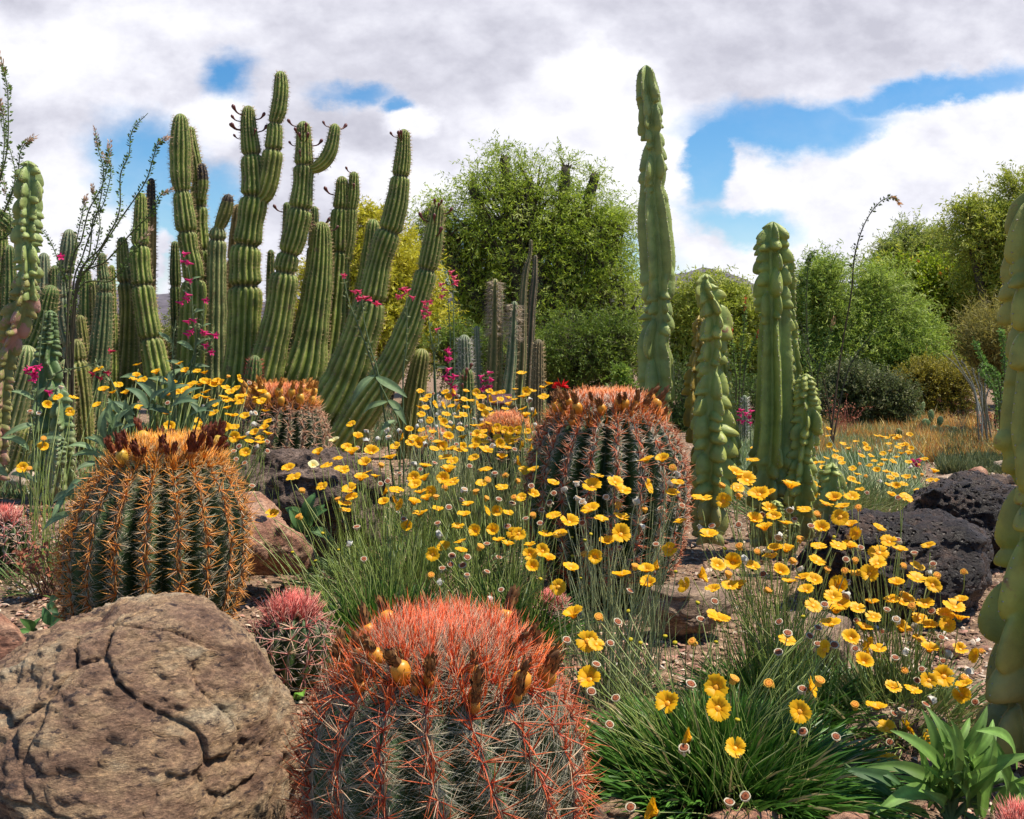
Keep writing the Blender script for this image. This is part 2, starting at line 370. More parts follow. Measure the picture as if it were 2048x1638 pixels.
def chips():
    n = 52000; mb = MB()
    d = 1.05*np.exp(rnd(n)**.8*math.log(7)); px = rnd(n, -350, 2400)
    x = (px-1024)/F*d; ctr = np.stack([x, d, np.array([gz(a, b) for a, b in zip(x, d)])+rnd(n, .001, .009)], 1)
    sz = (.0035+.0085*rnd(n)**2.2)*(1+.12*d)
    nn = nrm(np.stack([RNG.normal(0, .38, n), RNG.normal(0, .38, n), np.ones(n)], 1)); U = nrm(np.cross(nn, rdir(n))); V = np.cross(nn, U)
    asp = rnd(n, .35, .9); vs = []
    for k in range(5):
        a = 2*math.pi*k/5; r = sz*rnd(n, .65, 1.2)
        vs.append(ctr+U*(math.cos(a)*r)[:, None]+V*(math.sin(a)*r*asp)[:, None])
    top = ctr+nn*(sz*.28)[:, None]; vs.append(top)
    pal = np.array([(.30, .17, .10), (.42, .27, .17), (.20, .10, .065), (.55, .42, .31), (.13, .065, .04), (.36, .18, .13), (.66, .58, .48), (.48, .30, .21)])
    c = pal[RNG.choice(8, n, p=[.2, .2, .16, .12, .1, .1, .04, .08])]*rnd(n, .75, 1.2)[:, None]
    v = np.stack(vs, 1).reshape(-1, 3); f = np.array([[k, (k+1) % 5, 5] for k in range(5)])
    mb.add(v, (f[None]+(np.arange(n)*6)[:, None, None]).reshape(-1, 3), np.repeat(c, 6, 0))
    tag(mb.build('mulch_chips', M_CHIP, smooth=False), 'brown and cream stone chips and bark mulch covering the bed', 'mulch', kind='stuff')
chips()

# ------------------------------------------------------------------ rocks
def rock(name, label, outline, d, thick, m, sub=5, lean=.5, amp=.03, pw=.75, seed=0, cat='boulder', group=None, freq=1., ridged=0., facet=.8, crk=1.):
    o = np.array(outline, float); c = (o.min(0)+o.max(0))/2; q = o-c
    ang = np.arctan2(-q[:, 1], q[:, 0]); r = np.hypot(q[:, 0], q[:, 1]); k = np.argsort(ang); ang, r = ang[k], r[k]
    # outline as a polygon: distance to the edge along each ray
    pts = np.stack([np.cos(ang)*r, np.sin(ang)*r], 1)
    def edge(th):
        dx, dy = math.cos(th), math.sin(th); best = 1e9
        for i in range(len(pts)):
            a, b = pts[i], pts[(i+1) % len(pts)]; e = b-a; den = dx*e[1]-dy*e[0]
            if abs(den) < 1e-9: continue
            t = (a[0]*e[1]-a[1]*e[0])/den; s = (a[0]*dy-a[1]*dx)/den
            if t > 0 and -1e-6 <= s <= 1.000001: best = min(best, t)
        return best if best < 1e8 else r.mean()
    tab = np.array([edge(t) for t in np.linspace(-math.pi, math.pi, 361)])
    tab = np.convolve(np.r_[tab[-3:], tab, tab[:3]], [.1, .2, .4, .2, .1], 'same')[3:-3]
    bm = bmesh.new(); bmesh.ops.create_icosphere(bm, subdivisions=sub, radius=1); V = np.array([v.co[:] for v in bm.verts]); Fc = np.array([[v.index for v in f.verts] for f in bm.faces]); bm.free()
    lat = np.hypot(V[:, 0], V[:, 2]); th = np.arctan2(V[:, 2], V[:, 0]); e = np.interp(th, np.linspace(-math.pi, math.pi, 361), tab)
    s = lat**pw*e; px = c[0]+np.cos(th)*s; pyo = np.sin(th)*s
    hz = pyo/F*d
    dd = d+V[:, 1]*thick+lean*hz
    P = np.stack([(px-1024)/F*dd, dd, CAMZ-(c[1]-pyo-HOR)/F*dd], 1)
    N = V.copy(); ctr_ = P.mean(0); rr_ = np.random.default_rng(seed+100); fn = rr_.normal(size=(22, 3))*[1, .5, .9]; fn[:, 1] = -np.abs(fn[:, 1])-.75; fn = nrm(fn)
    for q_ in fn:
        dt = (P-ctr_)@q_; h_ = dt.max()*rr_.uniform(.78, .95); P = P-q_[None]*(np.maximum(dt-h_, 0)*facet)[:, None]
    out = P.copy(); sz = thick*2
    for i in range(len(P)):
        p = Vector(P[i])*freq; p2 = Vector((p.x+seed*7.3, p.y, p.z*1.7+p.x*.45))
        h = mn.fractal(p2*4/1.0, .75, 2.05, 7)*amp
        if ridged:
            w = mn.noise(p2*3)*.10; p3 = Vector((p.x*7, p.y*7, (p.z+p.x*.30+w)*26+seed)); h += ridged*(mn.ridged_multi_fractal(p3, .9, 2.1, 5, 1, 2)-1.2)
            h += ridged*1.5*mn.fractal(p2*34, .45, 2.1, 4)
            q5 = Vector((p.x*5.5, p.y*5.5, (p.z+p.x*.35)*8))*crk+Vector((mn.noise(p2*6), mn.noise(p2*6+Vector((5, 0, 0))), mn.noise(p2*6+Vector((0, 9, 0)))))*.55
            dv, pv = mn.voronoi(q5); ee = dv[1]-dv[0]; lev = math.sin(pv[0].x*12.9+pv[0].z*78.2)*.5
            h += (lev*.020*min(1, ee/.12)-.009*math.exp(-(ee/.035)**2))*min(1, amp/.014)
        out[i] += N[i]*h
    zc = CAMZ-(c[1]-HOR)/F*d; lo = out[:, 2] < zc; out[lo, 2] = zc-(zc-out[lo, 2])*1.35
    g = tag(MB().add(out, Fc, (.3, .25, .2)).build(name, m, origin=[W(c[0], c[1], d)[0], d, 0]), label, cat, group)
    return g
rock('granite_boulder', 'large rough pink-tan boulder filling the front left corner',
     [(-160, 1400), (0, 1325), (51, 1280), (154, 1236), (205, 1221), (239, 1198), (290, 1190), (369, 1183), (410, 1195), (437, 1217), (478, 1256), (506, 1280), (533, 1322), (560, 1355), (585, 1390), (605, 1440), (612, 1520), (600, 1640), (560, 1800), (200, 1860), (-160, 1800)],
     1.5, .26, M_GRANITE, 7, .55, .014, .62, 1, ridged=.0032, facet=.6, crk=1.25)
rock('granite_rock', 'small pinkish rock at the left edge behind the large boulder', [(-60, 1225), (0, 1228), (40, 1255), (62, 1290), (50, 1330), (0, 1350), (-60, 1340)], 1.95, .08, M_RED, 5, .4, .012, .7, 2, 'rock')
rock('granite_block', 'angular reddish block with pale top beside the left barrel cactus', [(430, 1000), (478, 988), (520, 990), (548, 1012), (585, 1050), (622, 1085), (628, 1105), (600, 1128), (520, 1135), (440, 1130)], 2.75, .16, M_RED, 6, .9, .012, .55, 3, ridged=.002)
rock('brown_boulder', 'dark brown rough boulder between the back barrel and yellow daisies', [(462, 945), (485, 918), (540, 902), (610, 895), (670, 896), (715, 915), (770, 960), (800, 1010), (760, 1070), (640, 1085), (520, 1070), (470, 1000)], 3.25, .22, M_DARK, 6, .7, .03, .7, 4, ridged=.006)
rock('lava_boulder', 'big black pitted lava boulder behind the right-hand daisies', [(1595, 1130), (1625, 1085), (1660, 1050), (1710, 1026), (1790, 1016), (1860, 1024), (1930, 1050), (1980, 1095), (1995, 1160), (1985, 1225), (1940, 1262), (1860, 1255), (1750, 1240), (1650, 1190)], 2.62, .25, M_LAVA, 6, .6, .03, .66, 5, ridged=.006)
rock('lava_boulder', 'black lava boulder half hidden behind the bigger black one', [(1800, 1030), (1835, 990), (1880, 960), (1930, 950), (1990, 962), (2040, 980), (2080, 1030), (2060, 1110), (1950, 1130), (1850, 1100)], 3.3, .28, M_LAVA, 6, .6, .035, .66, 6, ridged=.007)
for a, b, l, m in (([(1385, 1668), (1400, 1630), (1450, 1618), (1510, 1619), (1560, 1624), (1585, 1650), (1570, 1690), (1450, 1700)], 1.38, 'flat pinkish rock cut by the bottom edge under the front daisy clump', M_RED),
                   ([(1180, 1660), (1195, 1615), (1225, 1602), (1262, 1612), (1280, 1640), (1240, 1690)], 1.4, 'small tan rock at the bottom edge beside the red barrel cactus', M_GRANITE),
                   ([(1635, 1660), (1650, 1632), (1690, 1624), (1730, 1634), (1745, 1670), (1690, 1690)], 1.38, 'low pinkish rock at the bottom edge right of the daisy leaves', M_RED),
                   ([(1660, 1500), (1680, 1440), (1740, 1405), (1830, 1400), (1900, 1430), (1910, 1500), (1850, 1560), (1720, 1560)], 1.78, 'flat brown stone lying under the leaning daisy stalks', M_SLAB),
                   ([(1260, 1215), (1300, 1175), (1370, 1160), (1440, 1172), (1470, 1210), (1440, 1260), (1330, 1265)], 2.35, 'tan stone on the mulch in front of the middle barrel cactus', M_SLAB),
                   ([(1500, 1280), (1540, 1235), (1620, 1225), (1700, 1240), (1720, 1300), (1640, 1340), (1540, 1330)], 2.1, 'tan slab half covered by daisy stalks in front of the black boulder', M_SLAB)):
    rock('garden_rock', l, a, b, .07, m, 5, .8, .012, .7, int(a[0][0]) % 17, 'rock', ridged=.002)
SR = [(1905, 968, 48, 24, 'pale triangular stone behind the black lava boulders', M_PALE), (1955, 945, 22, 14, 'orange-brown stone between the pale stones at the path edge', M_RED), (1990, 962, 30, 16, 'dark stone among the pale stones at the path edge', M_DARK), (2008, 932, 24, 13, 'pale stone at the far end of the row of path stones', M_PALE),
      (1950, 985, 22, 12, 'small grey stone just behind the black lava boulder', M_DARK), (1975, 982, 26, 13, 'cream stone in front of the dark one at the path edge', M_PALE), (1870, 985, 20, 9, 'low reddish stone left of the pale triangular one', M_RED), (2040, 955, 26, 16, 'pale stone behind the right-hand totem cactus', M_PALE), (1565, 1045, 40, 30, 'grey slanting stone behind the second totem cactus', M_PALE), (45, 965, 40, 30, 'pale stone under the stalks at the left edge', M_PALE), (1905, 1300, 30, 16, 'reddish stone beside the foot of the right totem cactus', M_RED)]
for i, (x, y, rx, ry, l, m) in enumerate(SR):
    d = .72*F/(y+ry*.7-HOR); a = np.linspace(0, 2*math.pi, 11)[:-1]
    rock('path_stone', l, [(x+math.cos(t)*rx*random.uniform(.8, 1.1), y+math.sin(t)*ry*random.uniform(.75, 1.1)) for t in a], d, rx/F*d*.8, m, 4, .5, .012, .6, i+20, 'stone', freq=1.3)

# ------------------------------------------------------------------ barrel cacti
def dried_mesh(c0, c1, seed):
    """shrivelled bloom: a short core hidden under several layers of curled petals"""
    mb = MB(); lathe(mb, [(.004, 0), (.22, .05), (.24, .5), (.12, .85), (.004, .95)], 8, c0, 0, .15)
    n = 34; a = rnd(n, 0, 6.28); z = rnd(n, .0, .75); base = np.stack([np.cos(a)*.2, np.sin(a)*.2, z], 1)
    out = np.stack([np.cos(a), np.sin(a), rnd(n, .6, 1.9)], 1)
    t = rnd(n)[:, None]; c = np.array(c0)*(1-t)+np.array(c1)*t
    blades(mb, base, out, rnd(n, .3, .55), rnd(n, .16, .26), c, c*.7, np.stack([-np.cos(a)*.4, -np.sin(a)*.4, rnd(n, -.1, .4)], 1), 3, np.stack([np.cos(a), np.sin(a), 0*a], 1), shape=.55)
    return mb
def fruit_mesh(c0, c1):
    mb = MB(); prof = [(.002, 0), (.16, .04), (.32, .2), (.42, .45), (.44, .65), (.38, .85), (.24, .97), (.1, 1.0)]
    cc = np.array([np.array(c0)*(1-t)+np.array(c1)*t for t in np.linspace(0, 1, 8)]); lathe(mb, prof, 14, cc, 0, .03)
    n = 22; a = rnd(n, 0, 6.28); z = rnd(n, .15, .9); r = np.interp(z, [p[1] for p in prof], [p[0] for p in prof])
    p = np.stack([np.cos(a)*r, np.sin(a)*r, z], 1); diamonds(mb, p+np.stack([np.cos(a), np.sin(a), 0*a], 1)*.012, np.stack([0*a, 0*a, 1+0*a], 1)+.2*rdir(n), .09, .06, np.array(c0)*.5)
    return mb

def barrel(label, px, d, ztop, zmid, R, nrib, pal, seed, fruits=(), na=15, sl=.035, ncen=5, nrad=9, nhair=0, lean=(0, 0), crown=.42, group='barrel cacti', cat='barrel cactus', rs=1., ribd=.26, fr_ring=None, body=(.032, .060, .014), name='barrel_cactus', fsz=1.):
    global RNG
    RNG = np.random.default_rng(seed); random.seed(seed)
    if group == 'barrel cacti': R *= 1.09; ztop += .022; nrad = int(nrad*1.5); ncen = int(ncen*1.3); nhair = int(nhair*1.3)
    base = W(px, HOR+CAMZ*F/d, d); T = thing(name, label, cat, base, group)
    lz = np.array([lean[0], lean[1], 0])
    hu = ztop-zmid; hl = zmid+.01
    def surf(th, ph, crest):       # ph -pi/2..pi/2
        c = np.cos(ph); r = R*np.where(ph > 0, np.maximum(c, 0)**1.0, np.maximum(c, 0)**.62)
        z = zmid+np.where(ph > 0, hu*np.sin(ph), hl*np.sin(ph)) - .14*hu*np.exp(-(r/(R*crown*.5))**2)
        rr = r*(1-ribd*(1-crest)*np.clip(r/(R*.35), 0, 1))
        t = np.clip(z/ztop, 0, 1)
        p = np.stack([rr*np.cos(th), rr*np.sin(th), z], -1)
        return p+base*[1, 1, 0]+lz*(t**1.3)[..., None]
    nt, npn = nrib*12, 64
    th = np.linspace(0, 2*math.pi, nt, endpoint=False); ph = np.linspace(-1.2, math.pi/2-.02, npn)
    TH, PH = np.meshgrid(th, ph)
    tw = .25*math.sin(seed)*np.sin(PH)
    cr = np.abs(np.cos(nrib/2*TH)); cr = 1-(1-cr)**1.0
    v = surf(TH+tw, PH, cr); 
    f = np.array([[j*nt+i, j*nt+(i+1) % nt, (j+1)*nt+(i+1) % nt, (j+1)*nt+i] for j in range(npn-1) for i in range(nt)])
    col = np.array(body)*(.8+.9*cr[..., None]**3)  # shade between the ribs put into the body colour, grooves darker than crests
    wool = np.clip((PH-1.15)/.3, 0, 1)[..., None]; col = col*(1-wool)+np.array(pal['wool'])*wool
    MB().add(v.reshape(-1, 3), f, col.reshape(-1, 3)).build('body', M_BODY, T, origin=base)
    # areoles along every rib crest
    A = []; 
    for k in range(nrib):
        t0 = 2*math.pi*k/nrib
        s = np.linspace(-.75, 1.42, int(na*1.25))+rnd(int(na*1.25), -.02, .02)
        s = np.concatenate([s, np.linspace(1.0, 1.48, 5)+rnd(5, -.02, .02)])
        A.append(np.stack([np.full(len(s), t0)+rnd(len(s), -.015, .015), s], 1))
    A = np.concatenate(A); th, ph = A[:, 0]+.25*math.sin(seed)*np.sin(A[:, 1]), A[:, 1]
    P = surf(th, ph, np.ones(len(th))); e = 1e-3
    Tm = nrm(surf(th, ph+e, np.ones(len(th)))-P); Tc = nrm(surf(th+e, ph, np.ones(len(th)))-P); Nn = nrm(np.cross(Tc, Tm))
    t = np.clip((ph-.55)/.75, 0, 1)
    # cull what faces well away from every nearby viewpoint is NOT done: the plant is whole all round
    def emit(mb, n, spread, lnr, rr, cols0, cols1, updn=0., bendn=.25, segs=2, lo=.15, tips=None):
        m = len(P)*n; idx = np.repeat(np.arange(len(P)), n)
        a = rnd(m, 0, 2*math.pi); sp = spread*rnd(m, lo, 1)**.5
        up = np.clip((ph[idx]-.75)/.5, 0, 1)
        sp = sp*(1-.55*up)
        dr = Nn[idx]*np.cos(sp)[:, None]+(Tc[idx]*np.cos(a)[:, None]+Tm[idx]*np.sin(a)[:, None])*np.sin(sp)[:, None]
        dr = dr+np.array([0, 0, 1.])*(up*.9+updn)[:, None]
        L = lnr*rnd(m, .55, 1.15)*(1+.1*up); bend = -Nn[idx]*bendn*rnd(m, .2, 1.3)[:, None]+rdir(m)*.10
        tt = t[idx][:, None]; q = rnd(m)[:, None]
        c0 = np.array(cols0[0])*(1-tt)+np.array(cols0[1])*tt; c1 = np.array(cols1[0])*(1-tt)+np.array(cols1[1])*tt
        j = rnd((m, 1), .55, 1.3); old = (rnd(m) < pal.get('old', .2)*(1-t[idx]))[:, None]; c0 = np.where(old, np.array((.42, .26, .15)), c0); c1 = np.where(old, np.array((.62, .46, .30)), c1)
        needles(mb, P[idx]+Nn[idx]*.001, dr, L, rr*rnd(m, .7, 1.2), c0*j, c1*j, bend, segs)
    mb = MB(); emit(mb, ncen, 1.15, sl, .00108*rs*(d/1.3)**.55, pal['c0'], pal['c1'], .05, .22, 3)
    mb.build('central_spine_coat', M_SPINE, T, origin=base)
    mb = MB(); emit(mb, int(nrad*1.7), 1.5, sl*.75, .00068*rs*(d/1.3)**.6, pal['r0'], pal['r1'], 0, .35, 2, .6)
    if nhair: emit(mb, nhair, 1.5, sl*1.0, .00030*rs*(d/1.3)**.3, pal['h0'], pal['h0'], 0, .5, 3, .75)
    mb.build('radial_bristle_coat', M_SPINE, T, origin=base)
    # crown: a ring of erect spines round the woolly centre
    mb = MB(); n = int(1500*pal.get('cd', 1)); r = R*crown*rnd(n)**.6*1.25; a = rnd(n, 0, 6.28)
    phc = np.arccos(np.clip((r/R)**(1/1.0), 0, 1)); p = surf(a, phc, np.ones(n)); dr = np.stack([np.cos(a)*.55*r/(R*crown), np.sin(a)*.55*r/(R*crown), np.ones(n)], 1)+rdir(n)*.35
    w = np.clip(1-(r/(R*crown*.9))**2, 0, 1)[:, None]; ca = np.array(pal['k0'])*(1-w)+np.array(pal['k1'])*w; j = rnd((n, 1), .40, 1.35)
    needles(mb, p, dr, sl*rnd(n, .5, 1.1)*(.22+.80*(r/(R*crown*1.25))**1.3), .0009*rs*(d/1.3)**.45, ca*j, np.array(pal['k2'])*j*.6+ca*j*.4, rdir(n)*.15, 2)
    mb.build('crown_spine_coat', M_SPINE, T, origin=base)
    # fruits in a ring round the crown, each with its withered bloom
    dm = [dried_mesh(pal['d0'], pal['d1'], i).mesh('withered_bloom', M_DRY) for i in range(4)]
    fm = [fruit_mesh(*x).mesh('fruit', M_FRUIT, True) for x in pal['fruit']]
    for (ang, rad, size, ripe) in fruits:
        r = R*crown*rad; th_ = np.array([ang]); p = surf(th_, np.array([math.acos(min(1, (r/R)**(1/1.0)))]), np.ones(1))[0]
        axis = Vector((math.cos(ang)*.42+random.uniform(-.15, .15), math.sin(ang)*.42+random.uniform(-.15, .15), 1)).normalized()
        Rm = Vector((0, 0, 1)).rotation_difference(axis).to_matrix().to_4x4()@Matrix.Rotation(random.uniform(0, 6), 4, 'Z')
        size *= 1.35*fsz; h = size*(1.15 if ripe else .75); Mf = Matrix.Translation(Vector(p)+axis*.002)@Rm@Matrix.Diagonal((size*(.9 if ripe else .55), size*(.9 if ripe else .55), h, 1))
        fo = place('fruit', fm[0 if ripe else len(fm)-1], Mf, T)
        s2 = size*random.uniform(.7, .95)
        Md = Matrix.Translation(Vector(p)+axis*(h*.93))@Rm@Matrix.Rotation(random.uniform(-.35, .35), 4, 'X')@Matrix.Diagonal((s2*.85, s2*.85, s2*random.uniform(1, 1.35), 1))
        place('withered_bloom', random.choice(dm), Md, fo)
    return T

def ring(n, size, ripe, seed, r0=.85, r1=1.12, gap=None):
    r = random.Random(seed); out = []
    for i in range(n):
        a = 2*math.pi*(i+r.uniform(-.4, .4))/n
        if gap and gap[0] < (a % (2*math.pi)) < gap[1] and r.random() < .75: continue
        out.append((a, r.uniform(r0, r1), size*r.uniform(.8, 1.15), r.random() < ripe))
    return out
P_NEAR = dict(wool=(.42, .32, .2), c0=[(.42, .035, .012), (.66, .055, .012)], c1=[(.62, .17, .05), (.74, .11, .02)], r0=[(.30, .26, .17), (.45, .12, .06)], r1=[(.46, .42, .30), (.58, .28, .13)], h0=[(.46, .44, .33), (.50, .42, .30)],
              k0=(.76, .11, .015), k1=(.60, .004, .008), k2=(.80, .2, .03), d0=(.14, .06, .02), d1=(.42, .20, .06), fruit=[((.56, .17, .02), (.70, .32, .03)), ((.40, .12, .02), (.5, .22, .03))])
P_LEFT = dict(old=.10, wool=(.5, .28, .10), c0=[(.50, .13, .015), (.80, .25, .015)], c1=[(.74, .36, .08), (.86, .36, .03)], r0=[(.26, .22, .12), (.50, .28, .08)], r1=[(.50, .46, .32), (.62, .38, .14)], h0=[(.42, .42, .30), (.5, .42, .25)],
              k0=(.78, .28, .03), k1=(.72, .03, .015), k2=(.85, .36, .05), d0=(.10, .018, .008), d1=(.26, .06, .015), fruit=[((.50, .28, .03), (.55, .36, .05)), ((.28, .06, .01), (.35, .12, .02))])
P_MID = dict(wool=(.45, .3, .2), c0=[(.42, .06, .02), (.70, .11, .015)], c1=[(.62, .24, .10), (.78, .22, .04)], r0=[(.34, .30, .2), (.44, .22, .12)], r1=[(.66, .62, .50), (.66, .5, .4)], h0=[(.58, .57, .48), (.62, .52, .42)],
             k0=(.78, .18, .02), k1=(.68, .03, .012), k2=(.82, .30, .04), d0=(.16, .06, .02), d1=(.42, .19, .05), fruit=[((.60, .18, .02), (.72, .33, .03)), ((.5, .13, .02), (.6, .22, .03))])
P_BACK = dict(wool=(.5, .25, .1), c0=[(.40, .16, .09), (.70, .16, .05)], c1=[(.58, .34, .2), (.76, .22, .06)], r0=[(.40, .30, .20), (.6, .25, .10)], r1=[(.58, .46, .32), (.7, .3, .12)], h0=[(.5, .42, .3), (.6, .4, .2)],
              k0=(.78, .26, .04), k1=(.72, .05, .02), k2=(.84, .4, .06), d0=(.45, .18, .03), d1=(.66, .34, .06), fruit=[((.66, .26, .03), (.75, .40, .05)), ((.6, .22, .03), (.7, .35, .04))])
P_PINK = dict(wool=(.4, .3, .2), c0=[(.44, .10, .08), (.60, .05, .06)], c1=[(.62, .40, .30), (.68, .16, .12)], r0=[(.45, .3, .24), (.6, .12, .1)], r1=[(.60, .48, .38), (.66, .25, .2)], h0=[(.5, .45, .35), (.6, .3, .25)],
              k0=(.60, .12, .09), k1=(.58, .02, .03), k2=(.66, .28, .2), d0=(.2, .08, .03), d1=(.4, .2, .06), fruit=[((.5, .2, .03), (.6, .3, .04))]*2, cd=.12)

barrel('nearest barrel cactus with red spines, white bristles and yellow fruits, front centre', 886, 1.30, .312, .155, .170, 17, P_NEAR, 11, ring(15, .0215, .5, 3, .85, 1.22)+ring(24, .018, .10, 4, .80, 1.3), 18, .056, 9, 8, 26, crown=.60, ribd=.2, fsz=1.08)
barrel('orange-spined barrel cactus with dark maroon withered blooms, behind the front left boulder', 298, 2.16, .490, .27, .176, 19, P_LEFT, 12, ring(36, .024, .12, 5, .85, 1.1), 21, .046, 9, 11, 8, lean=(.045, .0), crown=.52, fsz=1.15)
barrel('big round barrel cactus with brown and orange fruits right of centre among the daisies', 1212, 2.73, .575, .33, .207, 20, P_MID, 13, ring(26, .027, .5, 8, .80, 1.1)+ring(26, .024, .1, 9, .9, 1.25), 21, .046, 7, 12, 3, crown=.60, fsz=.92)
barrel('farthest big barrel cactus, topped with an orange ring of fruits, against the green columns', 563, 4.0, .545, .30, .178, 20, P_BACK, 14, ring(34, .030, .95, 9, .8, 1.15), 17, .048, 7, 11, 0, crown=.62)
barrel('small pink-spined round cactus between the front boulder and the dark grass tuft', 584, 2.02, .168, .085, .082, 13, P_PINK, 15, (), 7, .052, 6, 5, 0, crown=.5, group='small pink-spined cacti', cat='small cactus', rs=1.15, name='hedgehog_cactus')
barrel('small dark cactus with pale pink spines at the left edge on the mulch', 8, 3.05, .185, .09, .075, 12, dict(P_PINK, k0=(.5, .18, .16), k1=(.5, .15, .15), r0=[(.5, .34, .32), (.5, .34, .32)]), 16, (), 7, .052, 4, 6, 0, crown=.4, group='small pink-spined cacti', cat='small cactus', rs=1.5, name='hedgehog_cactus')
barrel('tiny crimson-spined cactus seen through daisy stalks right of the nearest barrel', 1103, 2.38, .095, .05, .045, 12, P_PINK, 17, (), 6, .034, 6, 8, 0, crown=.6, group='small pink-spined cacti', cat='small cactus', rs=1.2, name='hedgehog_cactus')
barrel('small red-spined cactus poking in at the bottom right corner', 2044, 1.27, .088, .045, .038, 12, dict(P_PINK, k0=(.45, .12, .10), k1=(.4, .06, .06)), 18, (), 6, .034, 6, 8, 0, crown=.5, group='small pink-spined cacti', cat='small cactus', rs=1., name='hedgehog_cactus')
barrel('orange-spined barrel cactus nearly hidden in the daisies left of the big middle one', 1012, 3.75, .44, .24, .115, 15, P_BACK, 19, (), 10, .045, 5, 8, 0, crown=.6)
barrel('low reddish-spined barrel cactus tucked behind the daisies left of the leaning column foot', 870, 4.6, .30, .16, .10, 14, P_BACK, 20, (), 10, .04, 5, 6, 0, crown=.6)

# ------------------------------------------------------------------ columnar cacti
BUD = None
def stem_geo(pts, d, nrib=13, joints=(), d1=None, taper_tip=1.2, ribd=.14, step=.012):
    """centreline in photo pixels (x, y, width) at its own distance -> 3D path with radii and joint positions"""
    n0 = 400; q = crom(pts, n0); q[:, 2] *= .94; dd = np.linspace(d, d1 if d1 else d, n0)
    P = np.array([W(a, b, c) for (a, b, _), c in zip(q, dd)]); R = q[:, 2]/F*dd/2
    L = np.r_[0, np.cumsum(np.linalg.norm(np.diff(P, axis=0), axis=1))]; tot = L[-1]
    rt = R[-1]*taper_tip
    s = np.r_[np.arange(0, tot-rt, step), tot-rt*(1-np.sin(np.linspace(0, math.pi/2, 10)))[0:]]
    s = np.unique(np.clip(s, 0, tot))
    Pi = np.stack([np.interp(s, L, P[:, k]) for k in range(3)], 1); Ri = np.interp(s, L, R); Y = np.interp(s, L, q[:, 1])
    sj = [L[np.argmin(np.abs(q[:, 1]-j))] for j in joints]
    return s, tot, rt, Pi, Ri, sj

